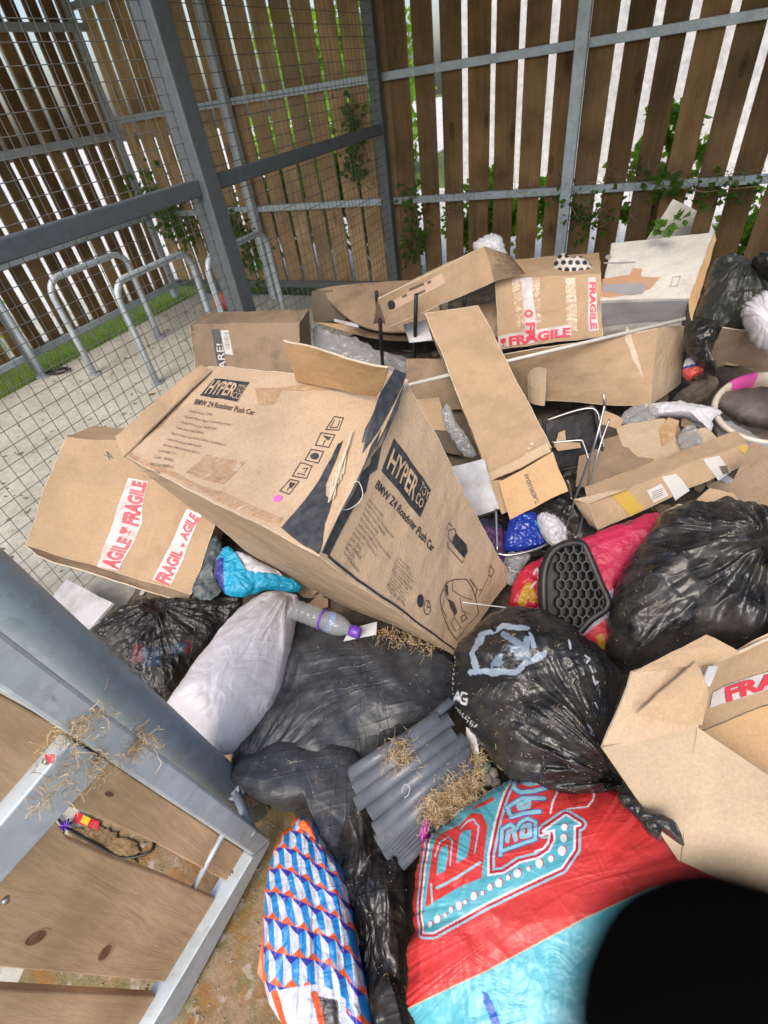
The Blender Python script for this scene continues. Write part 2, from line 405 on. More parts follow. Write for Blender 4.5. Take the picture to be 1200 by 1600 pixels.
class Patch:
    def __init__(s, c, amp=.004, seed=0, curl=0):
        s.P = [np.asarray(p, float) for p in c]              # 00 10 11 01
        s.n = nrm(np.cross(s.P[1]-s.P[0], s.P[3]-s.P[0])); s.amp, s.seed, s.curl = amp, seed, curl
        s.lu = np.linalg.norm(s.P[1]-s.P[0]); s.lv = np.linalg.norm(s.P[3]-s.P[0])
        if s.n@(CAM-s.P[0]) < 0: s.n = -s.n; s.flip = True
        else: s.flip = False
    def pos(s, uv, off=0):
        uv = np.asarray(uv, float); u, v = uv[:, :1], uv[:, 1:]
        b = s.P[0]*(1-u)*(1-v)+s.P[1]*u*(1-v)+s.P[2]*u*v+s.P[3]*(1-u)*v
        q = np.concatenate([u*s.lu*5, v*s.lv*5, u*0+s.seed], 1)
        uc, vc = np.clip(uv[:, 0], 0, 1), np.clip(uv[:, 1], 0, 1)
        wgt = np.clip(16*uc*(1-uc)*vc*(1-vc), 0, 1)**.5
        h = fbm(q, 3)*s.amp*1.6*wgt + s.curl*4*uc*(1-uc)
        if s.amp > 0: b = b+np.stack([fbm(b*5+k*40, 2)*.0085+fbm(b*17+k*23, 2)*.0032 for k in range(3)], -1)
        return b+s.n*(h+off)[:, None]
    def sheet(s, mb, t=.004, nu=None, nv=None, poly=None, solid=True, off=0):
        nu = nu or max(4, int(s.lu/.025)); nv = nv or max(4, int(s.lv/.025))
        g = np.array([(i/nu, j/nv) for j in range(nv+1) for i in range(nu+1)])
        T = s.pos(g, off); w = nu+1
        fs = [(j*w+i, j*w+i+1, (j+1)*w+i+1, (j+1)*w+i) for j in range(nv) for i in range(nu)]
        if s.flip: fs = [f[::-1] for f in fs]
        if not solid: mb.add(T, fs); return
        B = T-s.n*t; k = len(T)
        ring = [i for i in range(w)]+[j*w+nu for j in range(1, nv+1)]+[nv*w+i for i in range(nu-1, -1, -1)]+[j*w for j in range(nv-1, 0, -1)]
        fb = [tuple(x+k for x in f[::-1]) for f in fs]
        rf = [(ring[i], ring[(i+1) % len(ring)], ring[(i+1) % len(ring)]+k, ring[i]+k) for i in range(len(ring))]
        if not s.flip: rf = [f[::-1] for f in rf]
        n0 = len(mb.f)+len(fs)+len(fb); mb.rim += list(range(n0, n0+len(rf)))
        mb.add(np.concatenate([T, B]), fs+fb+rf)
    def poly(s, mb, uvpoly, off=.0015, nu=26):
        """an arbitrary flat shape printed or lying on the patch, cut into cells so that it follows its warp"""
        bm = bmesh.new(); vs = [bm.verts.new((p[0], p[1], 0)) for p in uvpoly]
        try: bm.faces.new(vs)
        except ValueError: bm.free(); return
        x = [p[0] for p in uvpoly]; y = [p[1] for p in uvpoly]
        for ax, lo, hi, ln in ((0, min(x), max(x), s.lu), (1, min(y), max(y), s.lv)):
            k = int((hi-lo)*ln/.03)
            for i in range(1, k+1):
                co = [0, 0, 0]; no = [0, 0, 0]; co[ax] = lo+(hi-lo)*i/(k+1); no[ax] = 1
                bmesh.ops.bisect_plane(bm, geom=bm.verts[:]+bm.edges[:]+bm.faces[:], plane_co=co, plane_no=no)
        bmesh.ops.triangulate(bm, faces=bm.faces[:])
        bm.verts.index_update(); uv = np.array([(v.co.x, v.co.y) for v in bm.verts])
        T = s.pos(uv, off); fs = [tuple(v.index for v in f.verts) for f in bm.faces]; bm.free()
        out = []
        for f in fs:
            nn = np.cross(T[f[1]]-T[f[0]], T[f[2]]-T[f[0]]); out.append(f if nn@s.n > 0 else f[::-1])
        mb.add(T, out)
    def line(s, mb, pts, w, off=.0018):
        """pts in uv; w in metres"""
        sc = np.array([s.lu, s.lv])
        for a, b in zip(pts, pts[1:]):
            a, b = np.array(a)*sc, np.array(b)*sc; d = b-a; L = np.linalg.norm(d)
            if L < 1e-6: continue
            d /= L; q = np.array([-d[1], d[0]])*w/2; a = a-d*w*.3; b = b+d*w*.3
            s.poly(mb, [tuple((a+q)/sc), tuple((a-q)/sc), tuple((b-q)/sc), tuple((b+q)/sc)], off)
    def uv_px(s, x, y):
        p = onpl(x, y, s.P[0], s.n); e1 = s.P[1]-s.P[0]; e2 = s.P[3]-s.P[0]
        uv = np.array([.5, .5])
        for _ in range(12):
            u, v = uv; b = s.P[0]*(1-u)*(1-v)+s.P[1]*u*(1-v)+s.P[2]*u*v+s.P[3]*(1-u)*v
            du = (s.P[1]-s.P[0])*(1-v)+(s.P[2]-s.P[3])*v; dv = (s.P[3]-s.P[0])*(1-u)+(s.P[2]-s.P[1])*u
            J = np.stack([du, dv], 1); uv = uv+np.linalg.lstsq(J, p-b, rcond=None)[0]
        return tuple(uv)
_tc = {}
def glyphs(txt, bold=0):
    k = (txt, bold)
    if k not in _tc:
        cu = bpy.data.curves.new('t', 'FONT'); cu.body = txt; cu.size = 1; cu.offset = bold; cu.resolution_u = 3
        ob = bpy.data.objects.new('t', cu); COL.objects.link(ob)
        dg = bpy.context.evaluated_depsgraph_get(); dg.update(); ev = ob.evaluated_get(dg); me = ev.to_mesh()
        v = np.array([q.co[:2] for q in me.vertices]) if len(me.vertices) else np.zeros((0, 2)); f = [tuple(p.vertices) for p in me.polygons]
        ev.to_mesh_clear(); bpy.data.objects.remove(ob); bpy.data.curves.remove(cu)
        _tc[k] = (v, f)
    return _tc[k]
def text(patch, mb, txt, q, bold=0, off=.0022):
    """q: the quad (uv) into which the text is fitted: bottom-left, bottom-right, top-right, top-left"""
    v, f = glyphs(txt, bold)
    if not len(v): return
    lo, hi = v.min(0), v.max(0); lo[1] = min(lo[1], 0) if any(c in txt for c in 'gpqy,') else 0; hi[1] = max(hi[1], .7)
    t = (v-lo)/(hi-lo); Q = np.array(q, float); u, w_ = t[:, :1], t[:, 1:]
    uv = Q[0]*(1-u)*(1-w_)+Q[1]*u*(1-w_)+Q[2]*u*w_+Q[3]*(1-u)*w_
    T = patch.pos(uv, off); out = []
    for g in f:
        nn = np.cross(T[g[1]]-T[g[0]], T[g[2]]-T[g[0]]); out.append(g if nn@patch.n > 0 else g[::-1])
    mb.add(T, out)
def textpx(patch, mb, txt, px, bold=0, off=.0022): text(patch, mb, txt, [patch.uv_px(*p) for p in px], bold, off)
def polypx(patch, mb, px, off=.0015): patch.poly(mb, [patch.uv_px(*p) for p in px], off)
def linepx(patch, mb, px, w, off=.0018): patch.line(mb, [patch.uv_px(*p) for p in px], w, off)
def C(*q): return [W(x, y, z) for x, y, z in q]
def flat(name, label, cat, px4, m, t=.004, amp=.004, curl=0, parent=None, seed=1, group=None, loc=None):
    """one sheet as an object of its own (or a part)"""
    p = Patch(C(*px4), amp, seed, curl); mb = MB(); p.sheet(mb, t)
    o = obj(name, mb, m, parent)
    if label: tag(o, label, cat, group)
    return o, p
def rags(p, px, per=6, j=2.5, seed=0):
    """rough up a pixel outline (torn edges)"""
    r = random.Random(seed); out = []
    for i in range(len(px)):
        a, b = np.array(px[i], float), np.array(px[(i+1) % len(px)], float)
        for k in range(per): q = a+(b-a)*k/per; out.append((q[0]+r.uniform(-j, j)*(k > 0), q[1]+r.uniform(-j, j)*(k > 0)))
    return out
def tufts(mb, c, n, rad, ln, r=.0011, seed=0, up=.6, curl=.5, seg=5):
    rd = random.Random(seed); c = np.asarray(c, float)
    for i in range(n):
        p = c+np.array([rd.gauss(0, rad), rd.gauss(0, rad), rd.uniform(0, rad*.5)])
        d = nrm([rd.gauss(0, 1), rd.gauss(0, 1), rd.gauss(up, .5)]); pts = [p]; L = ln*rd.uniform(.4, 1.2)
        for k in range(seg):
            d = nrm(d+np.array([rd.gauss(0, curl), rd.gauss(0, curl), rd.gauss(-.1, curl)])); pts.append(pts[-1]+d*L/seg)
        mb.tube(pts, r, 3, False)
def leafy(mb, pts, n, spread, size, seed=0):
    rd = random.Random(seed)
    for i in range(n):
        q = rd.choice(pts); p = np.array(q)+np.array([rd.gauss(0, spread) for _ in range(3)])
        u = nrm([rd.gauss(0, 1) for _ in range(3)]); v = nrm(np.cross(u, [rd.gauss(0, 1) for _ in range(3)])); s = size*rd.uniform(.5, 1.3)
        w_ = np.cross(u, v)*s*.18
        mb.add([p, p+u*s*.45+v*s*.42+w_, p+u*s*1.1+w_*.3, p+u*s*.45-v*s*.42+w_], [(0, 1, 2), (0, 2, 3)])
# ================================================================ setting
B = np.array([math.sin(math.radians(120)), math.cos(math.radians(120)), 0]); Mv = np.array([-B[1], B[0], 0])
P0 = np.array([-1.9, 6.2, 0]); Z = np.array([0, 0, 1.])
PC = P0+B*2.77
def sheet_obj(name, pts, m, kind='structure', n=1, thick=0):
    mb = MB(); mb.v = [tuple(p) for p in pts]; mb.f = [tuple(range(len(pts)))]
    o = obj(name, mb, m); o['kind'] = kind; return o
def gm(name, stops, sc, bump=.3, rough=.9, extra=None):
    m = mat(name, stops[0][1], rough, spec=.2); n = N(m); x = n.ramp(n.noise(sc, 9, rough=.65), stops)
    fine = n.ramp(n.noise(sc*22, 5), [(.3, .75), (.7, 1.12)]); x = n.mix(1, x, fine, 'MULTIPLY')
    if extra: x = extra(n, x)
    n.col(x); n.bump(n.noise(sc*14, 8, rough=.7), bump, .015); return m
M['earth'] = gm('earth_and_grass', [(.3, (.07, .10, .03)), (.5, (.10, .15, .04)), (.7, (.14, .19, .06))], .8)
def slabx(n, x):
    d = n.ramp(n.noise(2.2, 8, rough=.7), [(.4, 0.), (.7, .8)]); x = n.mix(d, x, (.30, .29, .245))
    sp = n.ramp(n.noise(60, 3), [(.66, 0.), (.7, .7)]); return n.mix(sp, x, (.12, .11, .09))
M['slab'] = gm('concrete_slab', [(.3, (.40, .385, .325)), (.6, (.52, .505, .435))], 1.3, .25, .85, slabx)
def mossx(n, x):
    d = n.ramp(n.noise(5, 9, rough=.72), [(.46, 0.), (.6, .85)]); x = n.mix(d, x, (.13, .12, .035))
    e = n.ramp(n.noise(13, 8, rough=.72), [(.5, 0.), (.62, .8)]); x = n.mix(e, x, (.26, .12, .03))
    f = n.ramp(n.noise(24, 6), [(.58, 0.), (.66, .7)]); return n.mix(f, x, (.40, .36, .31))
M['moss'] = gm('mossy_flags', [(.3, (.20, .13, .07)), (.6, (.33, .24, .15))], 3, .5, .7, mossx)
M['pave'] = gm('pale_paving', [(.3, (.50, .49, .47)), (.6, (.62, .61, .59))], 1, .1)
sheet_obj('ground', [(-60, -60, -.06), (60, -60, -.06), (60, 60, -.06), (-60, 60, -.06)], M['earth'])
# floor slab of the compound: stops short of the left fence, where grass shows
a = P0+Mv*.75+B*.26; 
def flr(name, pts, m, z0, z1):
    mb = MB(); k = len(pts); mb.v = [(p[0], p[1], z1) for p in pts]+[(p[0], p[1], z0) for p in pts]
    mb.f = [tuple(range(k))]+[(i, i+k, (i+1) % k+k, (i+1) % k) for i in range(k)]
    o = obj(name, mb, m); o['kind'] = 'structure'; return o
q1 = P0+B*.26-Mv*.02; q2 = P0+B*7.5-Mv*.02; q3 = q2-Mv*8; q4 = q1-Mv*8
flr('floor', [q4, q3, q2, q1][::1], M['slab'], -.055, 0)
flr('path', [(-1.2, -.6, 0), (1.5, -.6, 0), (1.5, .45, 0), (-.2, .75, 0), (-1.0, .75, 0)], M['moss'], -.0, .004)
b1, b2 = P0+Mv*.5-B*.6, P0+Mv*.5+B*14
flr('pavement', [b1, b2, b2+Mv*5, b1+Mv*5], M['pave'], -.055, -.02)
mb = MB(); rd = random.Random(31)
for i in range(520):
    p = P0+B*rd.uniform(.3, 2.6)-Mv*rd.uniform(.1, 5.0); s_ = rd.uniform(.004, .02)*(1.6 if rd.random() < .2 else 1); a_ = rd.uniform(0, 6); u_ = np.array([math.cos(a_), math.sin(a_), 0])*s_; v_ = np.array([-u_[1], u_[0], 0])*.5
    p = p+Z*.003; mb.add([p-u_, p-v_+Z*s_*.2, p+u_+Z*s_*.3, p+v_], [(0, 1, 2), (0, 2, 3)])
M['deadleaf'] = gm('dead_leaf', [(.3, (.10, .07, .035)), (.6, (.26, .18, .09))], 20, .1)
tag(obj('leaf_litter', mb, M['deadleaf']), kind='stuff')
# grass strip at the left fence
mb = MB(); rd = random.Random(4)
for i in range(9000):
    t = rd.uniform(-7.2, .15); s = rd.uniform(-1.6, .25) if rd.random() < .45 else rd.uniform(-.15, .25)
    p = P0+Mv*t+B*s; h = rd.uniform(.02, .06)*(1.5 if s < 0 else 1); d = np.array([rd.gauss(0, .02), rd.gauss(0, .02), h]); u = nrm([rd.gauss(0, 1), rd.gauss(0, 1), 0])*.004
    p = p+np.array([0, 0, -.055]); d = d+np.array([0, 0, .045]); mb.add([p-u, p+u, p+d], [(0, 1, 2)])
o = obj('grass', mb, M['grass']); tag(o, kind='stuff')
# ---------------------------------------------------------------- fences
ft = thing('slatted_fence', 'long brown slatted fence with steel rails across the back of the pile', 'fence', P0)
def planks(name, parent, org, d, nrmv, t0, t1, pitch, wd, z0, z1, m, jit=.006, seed=0):
    mb = MB(); rd = random.Random(seed); t = t0; cols = []
    while t < t1:
        w_ = wd*rd.uniform(.94, 1.05); lean = rd.uniform(-.004, .004); c = org+d*(t+rd.uniform(-jit, jit))
        k = 6; v = []
        for j in range(k+1):
            z = z0+rd.uniform(-.004, .004)*(j in (0, k))+(z1-z0)*j/k; off = lean*(j/k)*3; bow = .004*math.sin(j*1.3+t*5)
            for sx, sy in ((-1, 0), (1, 0), (1, 1), (-1, 1)): v.append(c+d*(sx*w_/2+off)+nrmv*(sy*.022+bow)+Z*z)
        f = []
        for j in range(k):
            for i in range(4): f.append((j*4+i, j*4+(i+1) % 4, (j+1)*4+(i+1) % 4, (j+1)*4+i))
        g_ = rd.uniform(.62, 1.18); wm = rd.uniform(-.05, .05)
        f += [(3, 2, 1, 0), (k*4, k*4+1, k*4+2, k*4+3)]; mb.add(v, f); cols += [(g_+wm, g_, g_-wm)]*len(v); t += pitch
    return obj(name, mb, m, parent, colors=np.array(cols))
planks('slat_panel', ft, P0, B, Mv, 2.995-.0985, 6.6, .1975, .149, .08, 2.55, M['plank'], seed=2)
planks('slat_panel', ft, P0, B, Mv, .09, 2.80, .19, .153, .12, 2.55, M['plankl'], seed=3)
for z in (.79, 1.57, 2.33):
    mb = MB(); mb.beam(P0-Mv*.04+Z*z, P0-Mv*.04+B*6.6+Z*z, .035, .05); obj('rail', mb, M['galvl'], ft, bevel=.004)
mb = MB(); mb.beam(P0-Mv*.04+Z*.12, P0-Mv*.04+B*2.7+Z*.12, .035, .06); obj('rail', mb, M['galvd'], ft, bevel=.004)
for t, w_, m in ((0, .075, 'galvl'), (1.37, .07, 'galvl'), (2.755, .085, 'galvd'), (4.17, .075, 'galvl'), (5.6, .075, 'galvl')):
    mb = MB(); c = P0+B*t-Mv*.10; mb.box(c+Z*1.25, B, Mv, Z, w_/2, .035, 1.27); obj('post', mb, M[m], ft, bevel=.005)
fl = thing('slatted_fence', 'dark slatted fence on the left beyond the cycle hoops with grass under it', 'fence', P0-Mv*3)
planks('slat_panel', fl, P0, -Mv, -B, .10, 7.0, .172, .122, .12, 2.55, M['plank'], seed=5)
for z in (.12, .80, 1.47, 2.20):
    mb = MB(); mb.beam(P0+B*.04+Z*z, P0+B*.04-Mv*7+Z*z, .035, .055); obj('rail', mb, M['galvl'], fl, bevel=.004)
for t in (2.0, 4.0):
    mb = MB(); c = P0-Mv*t+B*.10; mb.box(c+Z*1.25, B, Mv, Z, .035, .035, 1.27); obj('post', mb, M['galvd'], fl, bevel=.005)
# unseen roof added over the back, out of frame, to shade the fence
rf = thing('added_shade_roof', 'dark flat roof added out of view to shade the back of the compound', 'roof', P0+Z*2.6)
mb = MB(); mb.box(P0+B*3.3-Mv*1.3+Z*2.62, B, Mv, Z, 3.7, 1.5, .02); obj('shade_sheet', mb, M['galvd'], rf)
# ---------------------------------------------------------------- mesh partition
mp = thing('mesh_partition', 'grey wire mesh partition with thick steel post and beam beside the pile', 'partition', PC-Mv*2.2)
mb = MB(); g = .0565; T0, T1 = -5.2, -.06
t = T1
while t > T0: mb.tube([PC+Mv*t+Z*.03, PC+Mv*t+Z*2.5], .0017, 4, False); t -= g
z = .035
while z < 2.5: mb.tube([PC+Mv*T0+Z*z+B*.004, PC+Mv*T1+Z*z+B*.004], .0017, 4, False); z += g
obj('wire_mesh', mb, M['wire'], mp)
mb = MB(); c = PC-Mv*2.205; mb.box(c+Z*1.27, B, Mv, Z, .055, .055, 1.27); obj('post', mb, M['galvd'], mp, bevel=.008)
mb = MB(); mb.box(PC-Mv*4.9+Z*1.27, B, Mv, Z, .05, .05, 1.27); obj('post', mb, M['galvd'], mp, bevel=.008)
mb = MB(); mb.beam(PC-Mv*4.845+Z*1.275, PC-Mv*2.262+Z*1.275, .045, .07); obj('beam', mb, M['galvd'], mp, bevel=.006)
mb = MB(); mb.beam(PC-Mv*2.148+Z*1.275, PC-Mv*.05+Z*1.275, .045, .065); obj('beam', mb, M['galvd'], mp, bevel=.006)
# ---------------------------------------------------------------- cycle hoops
def hoop(a, b, lab, h=.74, r=.12, R=.024):
    a, b = np.array([a[0], a[1], 0.]), np.array([b[0], b[1], 0.]); d = nrm(b-a)
    t = thing('cycle_hoop', lab, 'cycle stand', (a+b)/2, 'galvanised cycle hoops beyond the mesh'); pts = [a, a+Z*(h-r)*.5, a+Z*(h-r)]
    for k in range(1, 7): q = k/6*math.pi/2; pts.append(a+Z*(h-r)+d*(r-r*math.cos(q))+Z*r*math.sin(q))
    e = b+Z*(h-r)-d*0
    for k in range(6, -1, -1): q = k/6*math.pi/2; pts.append(b+Z*(h-r)-d*(r-r*math.cos(q))+Z*r*math.sin(q))
    pts += [b+Z*(h-r)*.5, b]
    mb = MB(); mb.tube(pts, R, 10); obj('hoop', mb, M['galvl'], t, smooth=True)
    for p in (a, b):
        mb = MB(); mb.tube([p+Z*.001, p+Z*.008], R*2.1, 16); obj('base_plate', mb, M['galv'], t)
hoop((-2.21, 4.13), (-1.82, 4.79), 'grey cycle hoop beyond the mesh, leftmost full one, nearest the dark fence')
hoop((-1.58, 3.73), (-1.19, 4.39), 'grey cycle hoop beyond the mesh, middle of the three full hoops')
hoop((-1.00, 4.04), (-.61, 4.71), 'grey cycle hoop partly hidden behind the thick mesh post')
# left leaning post (part of a hoop cut by the frame)
a = W(69, 588, 0); a2 = a-Mv*.76
hoop(a2[:2], a[:2], 'grey cycle hoop cut off by the left edge of the photo', R=.03)
o = thing('coiled_lock', 'black coiled cable lock on the floor at the foot of a cycle hoop', 'cable lock', a)
mb = MB(); cc = a+np.array([.12, .02, .012]); mb.tube([cc+np.array([math.cos(q*.5)*(.07+.006*q/3), math.sin(q*.5)*.05, .004*math.sin(q)+.003*q/6]) for q in range(26)], .007, 6); obj('cable', mb, M['blackp'], o, True)
# red dumped thing + litter by the back fence
rp = W(345, 470, .10)
o, _ = bag('red_bag', 'small crumpled red bag on the slab by the far fence corner', 'bag', [(333, 460), (345, 456), (356, 463), (358, 477), (350, 484), (336, 481)], .10, .06, .05, .3, mat=mat('red_pvc', (.55, .07, .06), .4), A=.012, fs=14, M_=60, K=14)
mb = MB(); rd = random.Random(8)
# ---------------------------------------------------------------- bushes and trees outside
def bush(name, lab, c, rad, h, n, sz, m='leaf', group=None, seed=0, trunk=True, cat='bush'):
    rd = random.Random(seed); t = thing(name, lab, cat, c, group); c = np.asarray(c, float)
    cl = [(c+np.array([rd.gauss(0, rad[0]*.5), rd.gauss(0, rad[1]*.5), rd.uniform(.15, 1)*h]), rd.uniform(.12, .3)*max(rad)) for _ in range(26)]
    mb = MB()
    for i in range(n):
        p, r = rd.choice(cl); q = p+np.array([rd.gauss(0, r*.6), rd.gauss(0, r*.6), rd.gauss(0, r*.6)])
        if q[2] < 0: continue
        u = nrm([rd.gauss(0, 1) for _ in range(3)]); v = nrm(np.cross(u, [rd.gauss(0, 1) for _ in range(3)])); s = sz*rd.uniform(.6, 1.3)
        mb.add([q, q+u*s*.5+v*s*.4, q+u*s*1.1, q+u*s*.5-v*s*.4], [(0, 1, 2, 3)])
    obj('crown', mb, M[m], t)
    mb = MB()
    for p, r in cl[:9]:
        mid = (c+p)/2+np.array([rd.gauss(0, .05), rd.gauss(0, .05), 0]); mb.tube([c+np.array([rd.gauss(0, .05), rd.gauss(0, .05), -.05]), mid, p], [.025, .016, .006], 6)
    obj('trunk', mb, M['twig'], t)
def bk(t, s): return P0+B*t+Mv*s
bush('bush', 'green bush outside the back fence near the left corner', bk(1.1, .8), (.5, .3), 1.1, 5200, .07, seed=1, group='bushes outside the fence')
bush('bush', 'green bush outside the back fence behind the slats left of the corner post', bk(2.2, .7), (.45, .3), 1.35, 6000, .07, seed=2, group='bushes outside the fence')
bush('bush', 'low green bush outside the back fence right of the corner post', bk(3.4, .8), (.4, .3), .75, 3000, .07, seed=3, group='bushes outside the fence')
bush('bush', 'bright green bush outside the fence right of the rail post', bk(4.75, .55), (.22, .2), 1.15, 1300, .07, seed=4, group='bushes outside the fence')
bush('bush', 'low bright green growth outside the fence at the right edge', bk(5.7, .6), (.5, .2), .55, 3600, .07, seed=5, group='bushes outside the fence')
bush('hedge_tree', 'leafy tree far beyond the back fence', bk(-1.2, 7), (1.6, 1.0), 2.6, 5000, .16, seed=6, cat='tree')
bush('bush', 'low green growth outside the left fence', P0-B*1.0-Mv*2.5, (.3, 1.6), .35, 2600, .07, seed=7, group='bushes outside the fence')
b3 = P0-B*.6+Mv*45; flr('pavement', [b3-B*50, b3, P0-B*.6-Mv*12, P0-B*50-Mv*12], M['pave'], -.055, -.02)
# pale wall beyond the pavement
M['render'] = gm('pale_render', [(.3, (.42, .42, .41)), (.6, (.50, .49, .48))], .6, .05)
wl = thing('boundary_wall', 'pale rendered wall seen in slivers beyond the back fence', 'wall', bk(5, 5.6))
mb = MB(); mb.box(bk(7.2, 5.6)+Z*1.4, B, Mv, Z, 5.6, .1, 1.46); obj('wall_face', mb, M['render'], wl)
mb = MB(); mb.box(bk(7.2, 5.6)+Z*2.89, B, Mv, Z, 5.7, .14, .03); obj('coping', mb, M['slab'], wl)
# ivy on the fence
def ivy(lab, anchors, n, spread, size, seed):
    t = thing('ivy', lab, 'ivy', anchors[0], 'ivy growing on the fence'); pts = []
    for a, b in zip(anchors, anchors[1:]):
        for k in range(8): pts.append(a+(b-a)*k/8)
    mb = MB(); leafy(mb, pts, n, spread, size, seed); obj('leaves', mb, M['ivy'], t)
    mb = MB(); mb.tube(pts, .004, 5); tufts(mb, pts[len(pts)//2], 26, .12, .2, .0014, seed); obj('stem', mb, M['twig'], t)
def fb(x, y, s=-.10): return onpl(x, y, P0+Mv*s, Mv)
ivy('ivy trailing along the fence near the left corner post', [fb(225, 295), fb(260, 320), fb(300, 370), fb(260, 330)], 330, .11, .07, 1)
ivy('ivy behind the thick mesh post, low on the pale slats', [fb(350, 340), fb(390, 380), fb(400, 430)], 260, .08, .06, 2)
ivy('ivy hanging at the head of the pale slats left of the corner post', [fb(545, 160), fb(548, 230), fb(560, 280)], 190, .05, .05, 3)
ivy('sparse ivy on the lower rail and post right of the pile', [fb(880, 300), fb(905, 345), fb(930, 350), fb(950, 300)], 120, .06, .05, 4)
ivy('sparse ivy at the foot of the corner post', [fb(640, 300), fb(655, 350), fb(640, 420)], 130, .05, .055, 5)
ivy('ivy tuft on the right end of the lower rail', [fb(1010, 285), fb(1100, 300), fb(1195, 290)], 150, .05, .05, 6)
for i, (x0, x1, lab) in enumerate(((620, 760, 'dry twigs caught on the lower rail by the corner post'), (800, 1000, 'dry twigs caught on the lower rail at the rail post'), (1010, 1190, 'dry twigs caught on the lower rail at the right edge'))):
    mb = MB()
    for k in range(12): tufts(mb, fb(x0+(x1-x0)*k/11, 312-(x0+(x1-x0)*k/11-620)*.07-4, -.07), 7, .03, .16, .0013, i*20+k, .1, .5)
    tag(obj('dry_twigs', mb, M['twig']), lab, 'twigs')
# ---------------------------------------------------------------- gate and gate post at lower left
gz = .1; ga = W(420, 1310, gz); gc = W(240, 1600, gz); gd = nrm(gc-ga); gn = np.array([-gd[1], gd[0], 0.])
if gn@(CAM-ga) < 0: gn = -gn
gt = thing('gate', 'open steel framed gate leaf with brown horizontal boards at the lower left', 'gate', (ga[0], ga[1], 0))
def gp(x, y, off=0): return onpl(x, y, ga-gn*off, gn)
def slabpx(name, px, th, m, parent, off=0, bevel=.003):
    """a flat bar or board of real thickness whose front face has these corners in the gate's plane"""
    q = [gp(x, y, off) for x, y in px]; v = q+[p-gn*th for p in q]; k = len(q)
    mb = MB(); mb.v = v; mb.f = [tuple(range(k)), tuple(range(2*k-1, k-1, -1))]+[(i, i+k, (i+1) % k+k, (i+1) % k) for i in range(k)]
    bmx = bmesh.new(); me = bpy.data.meshes.new('x'); me.from_pydata([tuple(a) for a in v], [], mb.f); bmx.from_mesh(me); bmesh.ops.recalc_face_normals(bmx, faces=bmx.faces[:])
    mb.f = [tuple(w_.index for w_ in f.verts) for f in bmx.faces]; bmx.free(); bpy.data.meshes.remove(me)
    return obj(name, mb, m, parent, bevel=bevel)
slabpx('stile', [(-60, 935), (0, 985), (425, 1312), (396, 1338), (0, 1078), (-60, 1040)], .05, M['galvl'], gt, bevel=.006)
slabpx('bottom_rail', [(424, 1314), (395, 1340), (228, 1620), (262, 1620)], .05, M['galvl'], gt, off=.0005)
slabpx('middle_rail', [(112, 1158), (172, 1192), (0, 1382), (-60, 1440), (-60, 1350), (0, 1290)], .05, M['galvl'], gt, off=-.001)
def plank(px, off=.03):
    slabpx('board', px, .022, M['gatew'], gt, off=off)
plank([(-60, 1050), (0, 1086), (118, 1150), (60, 1215), (-60, 1330)], .026)                 # above the middle rail
plank([(110, 1150), (392, 1338), (362, 1382), (240, 1316), (170, 1284), (95, 1256), (70, 1225)], .03)
plank([(60, 1262), (82, 1274), (105, 1310), (170, 1338), (250, 1367), (337, 1404), (266, 1536), (0, 1512), (-60, 1508), (-60, 1400)], .03)
plank([(-60, 1540), (0, 1546), (258, 1557), (225, 1640), (-60, 1640)], .03)
# back brace rod seen in the gap
mb = MB(); mb.tube([gp(350, 1300, .018), gp(300, 1392, .04)], .0065, 12); obj('bolt_rod', mb, M['galvl'], gt, True)
for x, y in ((362, 1364), (72, 1188), (8, 1406)):
    mb = MB(); p = gp(x, y, -.001 if x != 362 else .029); mb.tube([p, p+gn*.005], [.006, .004], 12); obj('screw', mb, M['chrome'], gt, True)
M['knot'] = mat('wood_knot', (.17, .075, .035), .7); _n = N(M['knot']); _n.col(_n.ramp(_n.noise(60, 5), [(.35, (.10, .045, .025)), (.65, (.24, .11, .05))]))
M['knotr'] = mat('wood_figure', (.44, .27, .15), .75)
for cx, cy_, ra, rb, an in ((56, 1466, 19, 8, -.55), (164, 1489, 15, 6, -.9), (171, 1241, 7, 4, .1), (160, 1165, 6, 4, .3)):
    for k, (m_, sc) in enumerate((('knotr', 1.28), ('knot', 1.0))):
        q = [gp(cx+ra*sc*math.cos(a_)*math.cos(an)-rb*sc*math.sin(a_)*math.sin(an)+(sc-1)*8, cy_+ra*sc*math.cos(a_)*math.sin(an)+rb*sc*math.sin(a_)*math.cos(an), .0294-k*.0004) for a_ in np.linspace(0, 2*math.pi, 20, endpoint=False)]
        mb = MB(); mb.v = q; mb.f = [tuple(range(20)) if np.cross(q[1]-q[0], q[2]-q[0])@gn > 0 else tuple(range(20))[::-1]]; obj('knot', mb, M[m_], gt)
# round post
pb = W(388, 1252, .06); pp = thing('gate_post', 'thick round galvanised gate post at the lower left', 'post', (pb[0], pb[1], 0))
tp = W(0, 925, 1.06)
d_ = (tp-pb)/(tp[2]-pb[2]); mb = MB(); mb.tube([pb-d_*.06, pb+d_*.5, pb+d_*1.0, pb+d_*2.3], .0415, 36); obj('tube', mb, galv('galvanised_post', (.31, .385, .45), .3), pp, True)
hb = pb+d_*.10; hb = hb+nrm(CAM-hb)*.064; mb = MB(); mb.tube([hb, hb+nrm(CAM-hb)*.022], .012, 6); obj('hinge_bolt', mb, M['galvl'], pp)
mb = MB(); mb.tube([hb, hb+nrm(CAM-hb)*.006], .024, 24); obj('washer', mb, M['galvl'], pp)
mb = MB(); mb.tube([hb+nrm(CAM-hb)*.01-gn*0, ga+gd*.02+Z*.09], .012, 10); obj('hinge_pin', mb, M['galv'], pp, True)
